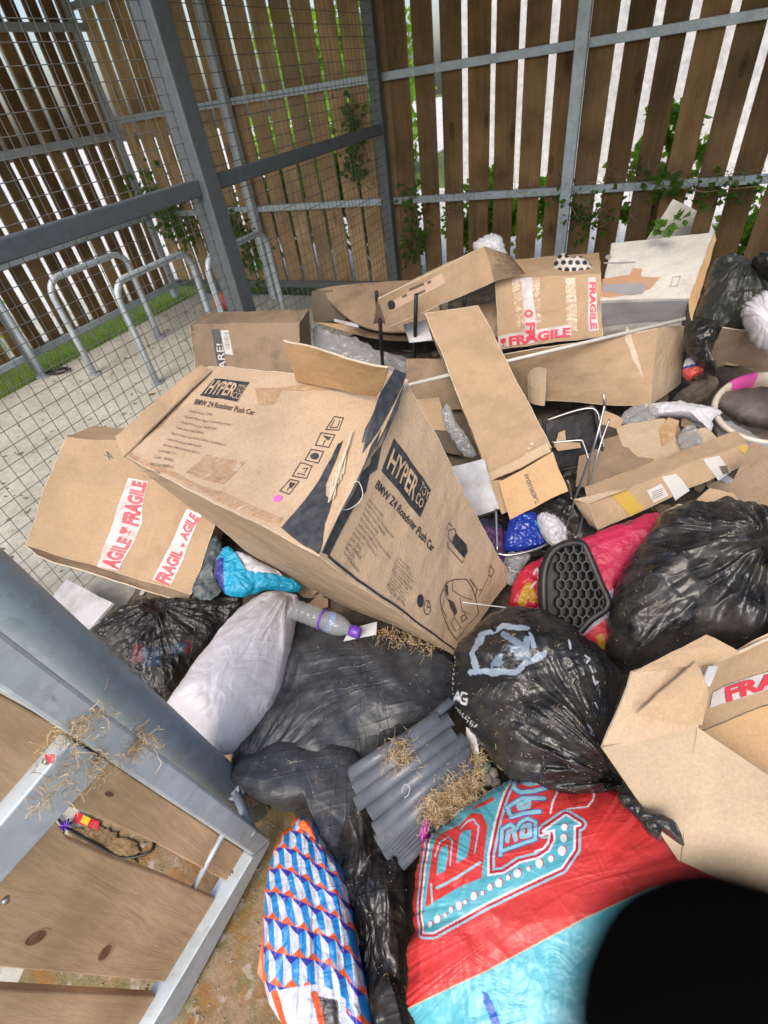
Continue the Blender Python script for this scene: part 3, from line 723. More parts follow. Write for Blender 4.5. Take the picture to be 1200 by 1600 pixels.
# dry grass caught on gate
for i, (x, y, n_, r_, lab) in enumerate(((215, 1165, 34, .022, 'dry grass tuft caught on the top edge of the gate stile'), (118, 1140, 40, .03, 'dry grass tangle on the joint of the gate frame'), (150, 1195, 26, .02, 'small dry grass tuft hanging under the gate joint'), (90, 1215, 22, .03, 'dry bristles along the middle rail of the gate'))):
    mb = MB(); tufts(mb, gp(x, y, -.006), n_*3, r_*.7, .040, .0005, 40+i, .1, .75); tag(obj('dry_grass', mb, M['straw']), lab, 'dry grass')
mb = MB(); tufts(mb, W(378, 1250, .15), 90, .03, .05, .0006, 55, .3, .7); tag(obj('dry_grass', mb, M['twig']), 'dry grass caught round the hinge bolt of the gate post', 'dry grass')
o, _ = flat('red_scrap', 'tiny red plastic scrap stuck on the gate frame joint', 'scrap', [(74, 1180, .93), (88, 1180, .93), (84, 1196, .92), (72, 1194, .92)], M['redp'], .001, .002)
mvv = gp(80, 1188, -.006); o.location = tuple(mvv)
# ================================================================ the pile
# low bed of trodden rubbish under everything
gx = np.linspace(-1.7, 3.4, 150); gy = np.linspace(-.1, 5.0, 150)
X, Y = np.meshgrid(gx, gy); Zs = heap_z(X, Y)
q = np.stack([X.ravel()*4, Y.ravel()*4, X.ravel()*0], -1)
Zv = Zs.ravel()+(fbm(q, 4)*.07+ridged(q*2.2, 3)*.025-.03)*sstep(0, .12, Zs.ravel())-.012
keep = (Y.ravel()-4.82)*.577+.5-X.ravel() < 0
mb = MB(); mb.v = np.stack([X.ravel(), Y.ravel(), Zv], -1).tolist()
for j in range(149):
    for i in range(149):
        a = j*150+i; f = (a, a+1, a+151, a+150)
        if all(keep[k] for k in f) and max(Zs.ravel()[k] for k in f) > .004: mb.f.append(f)
used = sorted({i for f in mb.f for i in f}); mp_ = {o_: n_ for n_, o_ in enumerate(used)}
mb.v = [mb.v[i] for i in used]; mb.f = [tuple(mp_[i] for i in f) for f in mb.f]
M['bed'] = gm('rubbish_bed', [(.35, (.05, .045, .04)), (.55, (.13, .10, .075)), (.7, (.26, .20, .14))], 7, .8)
tag(obj('rubbish_bed', mb, M['bed'], smooth=True), kind='stuff')

def Wc(L): return {k: W(*v) for k, v in L.items()}
def sides(mb, P, faces, amp=.004, t=.004, seed=0):
    """P: 8 corners by (i,j,k); faces as lists of four keys; each is a warped cardboard sheet"""
    out = []
    for n_, f in enumerate(faces):
        p = Patch([P[k] for k in f], amp, seed+n_)
        # face outwards
        cen = np.mean([P[k] for k in P], axis=0)
        p.sheet(mb, t); out.append(p)
    return out
K = [(i, j, k) for i in (0, 1) for j in (0, 1) for k in (0, 1)]
def face_box(name, label, cat, px, depth, m, amp=.004, seed=0, front=0, open_top=False, group=None, parent=None, openf=()):
    """px: front face corners (x,y,z) bottom-left, bottom-right, top-right, top-left; depth vector behind it"""
    Q = C(*px); dv = np.asarray(depth, float)
    R = [q_+dv for q_ in Q]
    t = thing(name, label, cat, (Q[0]+Q[1]+R[0]+R[1])/4, group) if parent is None else parent
    mb = MB(); ps = {}
    fc = {'front': Q, 'back': R[::-1], 'bottom': [Q[0], Q[1], R[1], R[0]], 'top': [Q[3], Q[2], R[2], R[3]], 'left': [R[0], Q[0], Q[3], R[3]], 'right': [Q[1], R[1], R[2], Q[2]]}
    for i, (k, f) in enumerate(fc.items()):
        p = Patch(f, amp, seed+i); ps[k] = p
        if k in openf: continue
        p.sheet(mb, .004)
    obj('carton', mb, m, t, bevel=.0015)
    return t, ps, Q, R
def part(name, parent, m, fn, **k):
    mb = MB(); fn(mb)
    if mb.f: return obj(name, mb, m, parent, **k)
def tape(t, p, px, m='tapew', off=.0014, name='tape'): return part(name, t, M[m], lambda mb: polypx(p, mb, px, off))
def fragile(t, p, words, off=.003):
    for txt, px in words: part('red_lettering', t, M['red'], lambda mb: textpx(p, mb, txt, px, .05, off))
def wine(p, mb, c, u, v, off=.003):
    """small glass symbol; c centre px, u to the right, v up (px vectors)"""
    c, u, v = map(np.array, (c, u, v)); g = lambda a, b: tuple(c+u*a+v*b)
    polypx(p, mb, [g(-.4, .5), g(-.36, .05), g(-.15, -.12), g(.15, -.12), g(.36, .05), g(.4, .5)], off)
    polypx(p, mb, [g(-.06, -.1), g(-.06, -.42), g(.06, -.42), g(.06, -.1)], off); polypx(p, mb, [g(-.3, -.42), g(-.3, -.5), g(.3, -.5), g(.3, -.42)], off)

# ---------------------------------------------------------------- big toy carton
Pm = Wc({(0, 0, 0): (497, 868, .854), (1, 0, 0): (190, 712, .901), (0, 1, 0): (636, 600, 1.033), (1, 1, 0): (322, 572, .981), (0, 0, 1): (711, 1023, .272), (0, 1, 1): (797, 903, .341)})
Pm[(1, 0, 1)] = W(428, 892, .30); Pm[(1, 1, 1)] = Pm[(1, 0, 1)]+Pm[(0, 1, 1)]-Pm[(0, 0, 1)]
tb = thing('toy_carton', 'huge battered toy carton with black logo panels standing open in the middle of the pile', 'box', (Pm[(0, 0, 1)]+Pm[(1, 1, 1)])/2)
mb = MB()
pR = Patch([Pm[(0, 0, 1)], Pm[(0, 1, 1)], Pm[(0, 1, 0)], Pm[(0, 0, 0)]], .006, 3); pR.sheet(mb)
pT = Patch([Pm[(1, 0, 0)], Pm[(0, 0, 0)], Pm[(0, 1, 0)], Pm[(1, 1, 0)]], .008, 4); pT.sheet(mb)
pS = Patch([Pm[(0, 0, 1)], Pm[(0, 0, 0)], Pm[(1, 0, 0)], Pm[(1, 0, 1)]], .008, 5); pS.sheet(mb)
Patch([Pm[(1, 0, 1)], Pm[(1, 0, 0)], Pm[(1, 1, 0)], Pm[(1, 1, 1)]], .008, 6).sheet(mb)
Patch([Pm[(0, 1, 1)], Pm[(0, 1, 0)], Pm[(1, 1, 0)], Pm[(1, 1, 1)]], .008, 7).sheet(mb)
Patch([Pm[(0, 0, 1)], Pm[(0, 1, 1)], Pm[(1, 1, 1)], Pm[(1, 0, 1)]], .002, 8).sheet(mb)
obj('carton', mb, M['card'], tb, bevel=.002)
def addflap(parent, px, m, seed, curl=0, amp=.006, name='flap', t=.005, label=None):
    p = Patch(C(*px), amp, seed, curl); mb = MB(); p.sheet(mb, t); o = obj(name, mb, m, parent, label=label); return o, p
addflap(tb, [(462, 597, 1.004), (592, 621, 1.03), (607, 573, 1.15), (440, 534, 1.13)], M['card5'], 11, .003, .008, label='raised flap showing its orange brown inside')
addflap(tb, [(190, 716, .903), (330, 577, .988), (314, 568, 1.01), (180, 684, .925)], M['card2'], 12, .006, .012)
fo, pF = addflap(tb, [(501, 862, .862), (640, 594, 1.05), (608, 576, 1.085), (545, 752, .935)], M['card'], 13, .006, .004, label='torn flap printed black along its edge')
def torn(mb):
    r_ = random.Random(6)
    for k in range(12):
        a_, b_ = np.array((558-k*2.9+r_.uniform(-1, 1), 716+k*4.6)), np.array((547-k*2.3, 752+k*4.2+r_.uniform(-6, 6)))
        mid = (a_+b_)/2+(r_.uniform(-1, 1), 0); linepx(pT, mb, [tuple(a_), tuple(mid), tuple(b_)], .0035, .006+.002*(k % 2))
    for k in range(6):
        linepx(pT, mb, [(566-k*7+r_.uniform(-2, 2), 700+k*15), (560-k*7.2, 716+k*15)], .005, .011)
part('torn_edge', tb, M['edge'], torn)
# black printing
def blk(mb):
    polypx(pT, mb, rags(0, [(441, 827), (468, 848), (498, 866), (508, 842), (526, 791), (515, 782), (517, 767), (550, 706), (541, 709), (507, 760)], 3, 1.5, 2), .002)
    polypx(pF, mb, rags(0, [(604, 582), (634, 586), (630, 606), (612, 640), (590, 675), (566, 712), (572, 675), (585, 630)], 2, 1.2, 3), .002)
    polypx(pF, mb, [(634, 600), (626, 640), (596, 705), (612, 650)], .0022); polypx(pF, mb, [(596, 668), (588, 700), (566, 742), (580, 700)], .0022)
    polypx(pF, mb, [(566, 745), (556, 770), (530, 812), (548, 775)], .0022)
part('black_print', tb, M['ink'], blk)
def blk2(mb):
    polypx(pR, mb, [(639, 612), (645, 640), (622, 672), (606, 700), (618, 660)], .002); polypx(pR, mb, [(618, 690), (604, 735), (590, 745), (598, 715)], .002)
    polypx(pR, mb, [(600, 722), (582, 770), (562, 790), (515, 866), (503, 862), (545, 790), (580, 740)], .002)
part('black_print', tb, M['ink'], blk2)
lp1 = part('logo_panel', tb, M['ink'], lambda mb: polypx(pT, mb, [(337.5, 596), (399, 609), (377, 637), (315.5, 621)], .0014))
lp2 = part('logo_panel', tb, M['ink'], lambda mb: polypx(pR, mb, [(637.4, 684), (688, 768.6), (666, 813), (611.5, 736.5)], .0014))
def lg1(mb):
    textpx(pT, mb, 'HYPER', [(323, 618), (369, 629), (383, 610), (338, 599)], .02); textpx(pT, mb, 'TOY', [(374, 621), (389, 624.5), (396, 614), (382, 611)], .0); textpx(pT, mb, 'CO', [(368, 631), (380, 634), (387, 625), (373, 622)], 0)
def lg2(mb):
    textpx(pR, mb, 'HYPER', [(620, 731), (658, 785), (670, 753), (635, 699)], .02); textpx(pR, mb, 'TOY', [(668, 768), (680, 786), (686, 772), (675, 754)], 0); textpx(pR, mb, 'CO', [(660, 786), (668, 799), (675, 787), (668, 770)], .01)
part('logo_lettering', lp1, M['kink'], lg1); part('logo_lettering', lp2, M['kink'], lg2)
part('title_lettering', tb, M['inkb'], lambda mb: textpx(pT, mb, 'BMW Z4 Roadster Push Car', [(304, 634), (404, 659), (408, 651), (309, 626)], .008))
def ti(mb):
    textpx(pR, mb, 'BMW Z4 Roadster Push Car', [(598, 762), (680, 866), (686, 855), (605, 751)], .02)
part('title_lettering', tb, M['ink'], ti)
TL = [('Supplier Number: 20626', .42), ('Supplier Name: Hyper Toy Company Limited', .86), ('Smyths PO Number: 4400051075', .66), ('Smyths Item Code: 200260', .5), ('Ship To Country Type: PO ACC Destiny, Toys EU No,LLC', 1.), ('Supplier Stock Code: BMW Z4 HTC', .62), ('Description: BMW Z4 Roadster Push Car', .68), ('Carton Qty: 1 of 1', .32), ('G.W:  9.8 KG', .34), ('Batch Code: 4400051075', .42), ('Made in China', .26), ('Front Carton Size: 650x620x345', .5)]
def tx1(mb):
    for k, (s_, l) in enumerate(TL):
        x, y = 295-8.2*k*.83, 643+9.6*k*.93; L = 88*l; textpx(pT, mb, s_, [(x, y+4), (x+L, y+4+L*.24), (x+L+2.5, y+L*.24), (x+2.5, y)], .004)
def tx2(mb):
    for k, (s_, l) in enumerate(TL):
        x, y = 586-4.2*k, 781+7.0*k; L = 78*l; textpx(pR, mb, s_, [(x-1.5, y+3), (x-1.5+L*.60, y+3+L*.80), (x+1.5+L*.60, y-1+L*.80), (x+1.5, y-1)], .004)
def tx3(mb):
    for k in range(11):
        x, y = 627-2.2*k, 869+4.6*k; L = (30, 38, 42, 36, 44, 38, 42, 34, 40, 44, 30)[k]; textpx(pR, mb, TL[(k*5+1) % 12][0].replace('BMW', 'Z4')[:22], [(x-1, y+2), (x-1+L*.60, y+2+L*.80), (x+1+L*.60, y-1+L*.80), (x+1, y-1)], .003)
for f_ in (tx1, tx2, tx3): part('small_print', tb, M['inkg'], f_)
ICO = [[(535, 672), (551, 676), (542, 691), (520, 688)], [(513, 692), (535, 697), (524.5, 712.5), (503, 708)], [(496, 713), (516, 717.5), (507, 732.5), (486, 727.5)], [(478, 731), (497, 736), (487.5, 754), (464, 749.5)], [(460, 754), (475, 757), (457.5, 776), (442, 771)]]
def ic(mb):
    for k, r in enumerate(ICO):
        linepx(pT, mb, r+[r[0]], .0022); c = np.mean(r, axis=0)
        e = lambda s_: [tuple(c+(np.array(p)-c)*s_) for p in r]
        if k == 2: polypx(pT, mb, [tuple(c+np.array([math.cos(a)*7, math.sin(a)*4.6])) for a in np.linspace(0, 6.28, 14)[:-1]], .002)
        elif k == 4: polypx(pT, mb, [e(.65)[0], e(.65)[1], tuple(c+(2, 3)), tuple(c-(1, 0))], .002); linepx(pT, mb, [tuple(c), tuple(c+(-5, 6))], .0022)
        elif k == 1: polypx(pT, mb, [e(.6)[0], e(.6)[1], tuple(c+(4, 1))], .002); linepx(pT, mb, [tuple(c), tuple(c+(-4, 6))], .0018)
        elif k == 0: linepx(pT, mb, [e(.55)[0], e(.55)[3]], .002); linepx(pT, mb, [e(.55)[1], e(.55)[2]], .002); linepx(pT, mb, [e(.6)[3], e(.6)[2]], .002)
        else:
            linepx(pT, mb, [e(.55)[3], e(.55)[2]], .0018); linepx(pT, mb, [e(.2)[0], e(.5)[1], e(.3)[2]], .0018)
part('handling_marks', tb, M['ink'], ic)
part('border_line', tb, M['ink'], lambda mb: linepx(pR, mb, [(513, 867), (560, 903), (620, 948), (712, 1016)], .0045))
def ic2(mb):
    for (x, y), f_ in (((657, 940), 1), ((668.5, 950), 0)):
        cc = [(x+5.5*math.cos(a), y+10*math.sin(a)) for a in np.linspace(0, 6.28, 16)[:-1]]
        (polypx(pR, mb, cc, .002) if f_ else linepx(pR, mb, cc+[cc[0], (x, y), (x+2, y-8)], .002))
part('handling_marks', tb, M['ink'], ic2)
def car(mb):
    o_ = lambda L: [(570+a/4.57, 680+b/4.57) for a, b in L]
    for L, w_ in (([(545, 1170), (570, 1110), (600, 1070), (650, 1050), (690, 1040), (740, 1030), (770, 1090), (800, 1200), (810, 1270), (760, 1330), (700, 1400), (650, 1460), (600, 1380), (560, 1280), (545, 1170)], .0025), ([(600, 1070), (590, 1150), (620, 1210), (650, 1300), (620, 1340)], .002), ([(650, 1050), (640, 1120), (690, 1150), (770, 1180)], .0018), ([(690, 1160), (700, 1260), (760, 1280)], .0018), ([(620, 1340), (650, 1400), (690, 1370), (650, 1310)], .0018), ([(760, 1030), (800, 1100), (790, 1160)], .003), ([(800, 1110), (830, 1110), (810, 1160)], .002), ([(830, 1110), (880, 1020), (905, 960)], .002), ([(890, 970), (910, 930), (930, 970), (905, 1010), (885, 1000)], .003), ([(690, 1300), (720, 1280), (735, 1310), (700, 1330), (690, 1300)], .003), ([(580, 1180), (560, 1240), (590, 1310)], .0018), ([(560, 1130), (600, 1110)], .0018)):
        linepx(pR, mb, o_(L), w_)
    polypx(pR, mb, o_([(610, 1180), (650, 1200), (668, 1270), (650, 1290), (620, 1240)]), .0018); polypx(pR, mb, o_([(585, 1090), (608, 1085), (612, 1160), (600, 1150)]), .0018)
part('car_drawing', tb, M['inkb'], car)
part('bag_symbol', tb, M['ink'], lambda mb: (polypx(pR, mb, [(723, 837), (737, 853), (737, 864), (731, 875), (715.5, 853)], .002), linepx(pR, mb, [(709, 842), (711, 832), (720, 830), (724, 836), (714, 852), (709, 842)], .0018), linepx(pR, mb, [(708, 850), (708, 858), (728, 882), (731, 876)], .002), linepx(pR, mb, [(706, 832), (712, 820), (716, 826)], .0018)))
for px in (rags(0, [(236, 668), (322, 578), (330, 580), (250, 668)], 5, 2, 9), [(408, 619), (455, 622), (437, 645), (412, 642)], [(326, 714), (386, 726), (352, 758), (292, 741)], rags(0, [(196, 706), (442, 812), (440, 827), (192, 712)], 8, 3, 5), [(452, 622), (583, 624), (570, 643), (450, 626)]):
    tape(tb, pT, px, 'clear', .001)
tape(tb, pT, [(431, 780), (440, 777), (446, 782), (438, 790), (430, 787)], 'pink' if 'pink' in M else 'tapew', .003, 'pink_mark') if 0 else None
M['pink'] = mat('pink_spot', (.62, .12, .42), .5)
tape(tb, pT, [(431, 781), (440, 777), (446, 781), (440, 788), (431, 788)], 'pink', .002, 'pink_mark')  # small pink mark laid flat on the top face
cl = [pR.pos([pR.uv_px(x, y)], .012+.01*math.sin(i))[0] for i, (x, y) in enumerate([(555, 756), (562, 752), (566, 770), (562, 785), (550, 797), (538, 797), (532, 785)])]
mb = MB(); mb.tube(catmull(cl, 5, False), .0010, 6); tag(obj('wire_tie', mb, mat('white_wire', (.6, .56, .48), .5), smooth=True), 'thin white wire tie looped on the torn corner of the huge toy carton', 'wire')

# ---------------------------------------------------------------- carton with two red fragile tapes at left
t, ps, Q, R = face_box('carton', 'flat brown carton with two red fragile tapes leaning on the mesh at the left', 'box', [(38, 851, .451), (298, 928, .27), (378, 705, .60), (105, 682, .755)], (.03, .13, -.04), M['card2'], .01, 20)
pL = ps['front']
t1 = tape(t, pL, [(192, 747), (222, 752), (214, 800), (216, 818), (184, 891), (152, 884), (172, 820)]); t2 = tape(t, pL, [(284, 795), (308, 803), (302, 815), (266, 915), (238, 905)])
fragile(t1, pL, [('FRAGILE', [(208, 824), (219, 754), (198, 751), (184, 818)]), ('AGILE', [(182, 889), (200, 843), (182, 838), (156, 882)])])
fragile(t2, pL, [('FRAGIL', [(262, 915), (279, 862), (264, 856), (241, 905)]), ('AGILE', [(284, 846), (304, 808), (290, 799), (272, 840)])])
part('glass_symbol', t1, M['red'], lambda mb: wine(pL, mb, (190, 831), (5, -12), (-14, -4))); part('glass_symbol', t2, M['red'], lambda mb: wine(pL, mb, (281, 853), (4, -8), (-8, -4)))
addflap(t, [(34, 849, .45), (297, 927, .268), (290, 942, .26), (60, 868, .44)], M['card3'], 23, 0, .01)
part('pen_mark', t, M['ink'], lambda mb: (linepx(pL, mb, [(158, 711), (170, 716), (163, 707)], .002), linepx(pL, mb, [(162, 706), (165, 718)], .002)))

# ---------------------------------------------------------------- carton with black strap behind
t, ps, Q, R = face_box('carton', 'upright brown carton with black printed band and paper label by the mesh', 'box', [(310, 600, .50), (472, 612, .42), (468, 503, .72), (296, 508, .75)], (.05, .16, 0), M['card3'], .006, 30)
pC = ps['front']; t1 = tape(t, pC, [(331, 515), (345, 515), (354, 585), (341, 585)], 'ink'); t2 = tape(t, pC, [(346, 517), (359, 517), (365, 555), (352, 553)], 'label', .0014, 'label')
part('white_lettering', t1, M['label'], lambda mb: textpx(pC, mb, 'ARE!', [(353.5, 577), (348, 537), (338, 537), (342, 577)], .01, .003))
part('barcode', t2, M['inkg'], lambda mb: [linepx(pC, mb, [(350.5+i*.15+1, 521+i*3.0), (359+i*.12, 521+i*3.0)], .002 if i % 3 else .004, .003) for i in range(9)])

# ---------------------------------------------------------------- bent dark open carton in the far left
t = thing('bent_carton', 'sagging dark damp carton with an open end below the corner post', 'box', W(580, 540, .42))
def bc(mb):
    # curved top sheet, side band and open end
    n_ = 14; top = []; 
    for j, (L) in enumerate(([(490, 453, .66), (530, 446, .67), (600, 440, .66), (680, 436, .66)], [(505, 458, .64), (545, 490, .60), (600, 506, .56), (690, 505, .56)], [(520, 476, .62), (556, 504, .57), (610, 518, .54), (700, 512, .54)])):
        cv = catmull([W(*q_) for q_ in L], 5, False); top.append(cv)
    k = len(top[0]); g = np.concatenate(top); mb.add(g, [(j*k+i, (j+1)*k+i, (j+1)*k+i+1, j*k+i+1) for j in range(2) for i in range(k-1)]); g2 = g-np.array([0, 0, .006]); mb.add(g2, [(j*k+i, j*k+i+1, (j+1)*k+i+1, (j+1)*k+i) for j in range(2) for i in range(k-1)])
obj_ = part('top_sheet', t, M['card3'], bc, smooth=True)
def bc2(mb):
    a_ = catmull([W(*q_) for q_ in [(488, 456, .65), (492, 500, .50), (494, 505, .49)]], 3, False)
    lo = catmull([W(*q_) for q_ in [(492, 503, .49), (540, 518, .47), (600, 531, .45), (700, 533, .45)]], 5, False); up_ = catmull([W(*q_) for q_ in [(522, 490, .52), (560, 512, .49), (610, 524, .47), (700, 525, .47)]], 5, False)
    k = len(lo); g = np.concatenate([lo, up_]); mb.add(g, [(i, i+1, k+i+1, k+i) for i in range(k-1)]); mb.add(g+np.array([.0, .006, -.004]), [(i, k+i, k+i+1, i+1) for i in range(k-1)])
part('bottom_sheet', t, M['card2'], bc2)
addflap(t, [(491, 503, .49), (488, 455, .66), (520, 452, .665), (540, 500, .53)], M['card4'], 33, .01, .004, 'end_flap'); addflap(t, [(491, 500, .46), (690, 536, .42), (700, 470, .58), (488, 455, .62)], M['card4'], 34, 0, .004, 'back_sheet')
flat('white_strip', 'narrow white plastic strip in the mouth of the sagging dark carton', 'strip', [(523, 498, .57), (523, 502, .565), (560, 511, .555), (560, 506, .56)], M['board'], .002, .001)
bag('grey_film', 'greyish clear film lying in front of the sagging carton', 'film', [(488, 512), (520, 520), (560, 530), (600, 556), (640, 560), (642, 575), (610, 590), (560, 580), (500, 560)], .50, .03, .05, .6, mat=M['whiteg'], A=.014, fs=16, M_=200, K=40)
# black stand
t = thing('black_stand', 'thin black metal stand holding up the slim labelled carton', 'stand', W(630, 556, .42))
for L in ([(594, 505, .76), (597, 556, .55)], [(650, 470, .82), (648, 553, .53)], [(726, 468, .80), (724, 500, .68)], [(588, 458, .86), (590, 476, .80)]):
    mb = MB(); a_, b_ = W(*L[0]), W(*L[1]); mb.tube([a_+(a_-b_)*.1, b_-(a_-b_)*.5], .009, 8); obj('leg', mb, M['blackp'], t, True)
# slim carton with label
t, ps, Q, R = face_box('carton', 'slim brown carton with peach shipping label and black dot propped on a black stand', 'box', [(605, 512, .72), (775, 438, .806), (757, 385, .941), (592, 465, .857)], (.02, .07, -.015), M['card2'], .003, 40, openf=('right',))
pS2 = ps['front']; t1 = tape(t, pS2, [(606, 474), (695, 426), (699, 442), (611, 487)], 'peach', .0014, 'label')
def l1(mb):
    polypx(pS2, mb, [(611.5+6*math.cos(a), 475.5+7.5*math.sin(a)) for a in np.linspace(0, 6.28, 18)[:-1]], .003)
    for x, y, w_ in ((634, 462, 4), (654, 448, 12), (674, 441, 3), (658, 458, 9)): polypx(pS2, mb, [(x-w_, y+w_*.42-2.5), (x+w_, y-w_*.42-2.5), (x+w_, y-w_*.42+1.5), (x-w_, y+w_*.42+1.5)], .003)
part('label_print', t1, M['inkg'], l1)
part('label_dot', t1, M['ink'], lambda mb: polypx(pS2, mb, [(611.5+6*math.cos(a), 475.5+7.5*math.sin(a)) for a in np.linspace(0, 6.28, 18)[:-1]], .0035))
addflap(t, [(775, 440, .803), (757, 384, .943), (800, 400, .91), (822, 428, .82)], M['card3'], 43, .004); addflap(t, [(590, 466, .857), (605, 512, .72), (600, 504, .73), (583, 505, .74)], M['card3'], 44, 0)
bag('white_bag', 'white bag tuft behind the slim labelled carton', 'bag', [(738, 385), (752, 370), (772, 364), (785, 372), (795, 398), (805, 420), (780, 425), (752, 405)], .86, .05, .05, .1, mat=M['white'], A=.02, fs=14, M_=110, K=24, knot=(775, 366), kA=.02)
# long flat carton
t, ps, Q, R = face_box('long_carton', 'long plain brown carton lying down the pile, its open end flap towards the viewer', 'box', [(765, 746, .502), (862, 702, .581), (746, 477, .80), (664, 490, .80)], (.012, .02, -.045), M['card2'], .004, 50, openf=('bottom',))
_, pf = addflap(t, [(796, 811, .441), (887, 768, .515), (864, 706, .606), (780, 752, .528)], M['card5'], 53, .004, .003)
addflap(t, [(784, 803, .43), (800, 796, .44), (784, 748, .52), (764, 750, .50)], M['card2'], 54)
addflap(t, [(766, 750, .503), (862, 706, .590), (855, 692, .612), (763, 738, .515)], M['card'], 56, 0, .001, 'fold_strip')
part('lettering', t, M['ink'], lambda mb: textpx(pf, mb, 'TL-A0290S-0AD-AA', [(843.5, 785), (825, 738), (818, 740), (837, 787)], .01))
ppx = ps['front']; part('paint_fleck', t, M['label'], lambda mb: [polypx(ppx, mb, [(x+a*r_, y+b*r_*.7) for a, b in ((-1, -.5), (0, -1), (1, -.3), (1, .6), (0, 1), (-1, .5))], .002) for x, y, r_ in ((831, 693, 2.6), (826, 700, 2.4), (822, 708, 1.6))])
# carton behind with FRAGILE tape (centre)
t, ps, Q, R = face_box('carton', 'taped brown carton with red fragile tape standing behind the white rod', 'box', [(781, 546, .50), (942, 524, .576), (938, 427, .80), (776, 436, .80)], (.12, .28, 0), M['card2'], .005, 60)
pC = ps['front']
for px, m_ in (([(800, 436), (845, 434), (845, 500), (812, 530)], 'clear'), ([(885, 431), (900, 430), (903, 515), (885, 520)], 'clear'), ([(815, 434), (832, 433), (838, 500), (838, 536), (822, 538), (820, 500)], 'tapew'), ([(780, 526), (892, 506), (893, 524), (781, 545)], 'tapew'), ([(920, 429), (932, 428), (936, 515), (920, 517)], 'tapew')): tape(t, pC, px, m_, .0012 if m_ == 'clear' else .002)
fragile(t, pC, [('FRAGILE', [(796, 541), (892, 524), (892, 510), (795, 527)]), ('FR', [(822, 504), (823, 534), (837, 533), (836, 503)]), ('O', [(819, 495), (833, 494), (833, 482), (819, 483)]), ('FRAGILE', [(922, 436), (924, 512), (934, 512), (932, 436)])], .0035)
part('red_lettering', t, M['red'], lambda mb: wine(pC, mb, (787, 536), (11, -2), (0, -12), .0035))
# polka dot cloth
def dots(p):
    c = np.tile((.50, .46, .42), (len(p), 1)); g = p/11.; g[:, 0] += (np.floor(g[:, 1]) % 2)*.5; f = g-np.floor(g)-.5
    c[(f**2).sum(1) < .125] = (.02, .02, .022); return c
bag('polka_dot_bag', 'white bag with black polka dots behind the taped carton', 'bag', [(863, 425), (868, 405), (880, 395), (893, 402), (908, 400), (925, 415), (928, 430), (900, 440), (870, 438)], .80, .05, .05, .1, mat=vplastic('polka_print'), colf=dots, A=.01, fs=12, M_=140, K=36)
# white appliance carton
t, ps, Q, R = face_box('appliance_carton', 'faded white printed carton tilted on the right of the pile by the fence', 'box', [(938, 470, .714), (1077, 465, .759), (1116, 363, .905), (957, 380, .854)], (.03, .04, -.17), M['board'], .008, 70)
M['wcard'] = card('white_card', (.56, .53, .48), .3); M['wcard'].name = 'white_card'
for ch in t.children: ch.data.materials[0] = M['wcard']
pA = ps['front']
M['orp'] = mat('orange_print', (.42, .24, .14), .7); M['grp'] = mat('grey_print', (.27, .25, .26), .7)
tape(t, pA, [(940, 436), (960, 432), (983, 430), (990, 420), (1004, 421), (1001, 432), (1030, 434), (1016, 452), (992, 460), (950, 466), (939, 464)], 'orp', .0012, 'print')
tape(t, pA, [(941, 445), (1000, 442), (1012, 448), (1004, 460), (985, 462), (940, 455)], 'grp', .0018, 'print')
part('lettering', t, M['grp'], lambda mb: textpx(pA, mb, 'Bread Maker', [(944, 413), (996, 411), (997, 406), (945, 408)], .0)) if 0 else part('print_line', t, M['grp'], lambda mb: linepx(pA, mb, [(944, 412), (994, 410)], .008))
part('print_mark', t, M['grp'], lambda mb: (linepx(pA, mb, [(1050, 434), (1062, 432), (1057, 447), (1046, 448), (1050, 434)], .003), polypx(pA, mb, [(950+5*math.cos(a), 403+4*math.sin(a)) for a in np.linspace(0, 6.28, 12)[:-1]], .0015)))
pFt = ps['bottom']; tape(t, pFt, [(940, 474), (1074, 469), (1072, 496), (944, 508)], 'grp', .002, 'print')
addflap(t, [(1077, 466, .757), (1117, 364, .905), (1120, 374, .885), (1082, 500, .70)], M['card5'], 73, 0, .005, 'torn_side')
flat('white_card', 'white card with leaf shadows stuck up against the fence behind the white printed carton', 'card', [(1008, 376, .86), (1078, 368, .86), (1089, 330, .98), (1052, 310, 1.03)], M['wcard'], .002, .004, seed=74)
mb = MB(); leafy(mb, [W(1068, 339, 1.0), W(1040, 356, .95), W(1024, 362, .93)], 16, .015, .045, 4); tag(obj('ivy_sprig', mb, M['ivy']), 'ivy sprig lying over the white card by the fence', 'ivy')
# ---------------------------------------------------------------- white rod + open carton behind it
mb = MB(); mb.tube([W(636, 602, .63), W(1070, 498, .71)], .0075, 10); tag(obj('white_rod', mb, mat('white_rod', (.52, .49, .44), .5), smooth=True), 'long thin off white rod lying across the brown cartons', 'rod')
t, ps, Q, R = face_box('carton', 'large open brown carton under the white rod, right of the long carton', 'box', [(760, 618, .40), (1016, 636, .41), (1028, 513, .70), (760, 560, .64)], (.08, .22, .0), M['card2'], .006, 80, openf=('top', 'right', 'back', 'left'))
addflap(t, [(1015, 636, .411), (1063, 600, .42), (1072, 508, .66), (1028, 512, .70)], M['cardp'], 83, 0, .004, 'end_panel')
addflap(t, [(824, 628, .415), (851, 634, .42), (853, 560, .60), (822, 556, .615)], M['cardp'], 84, .008, .006)
part('tear', t, M['edge'], lambda mb: polypx(ps['front'], mb, rags(0, [(1008, 545), (1024, 530), (1017, 560), (1012, 600), (1004, 570)], 4, 2, 3), .002))
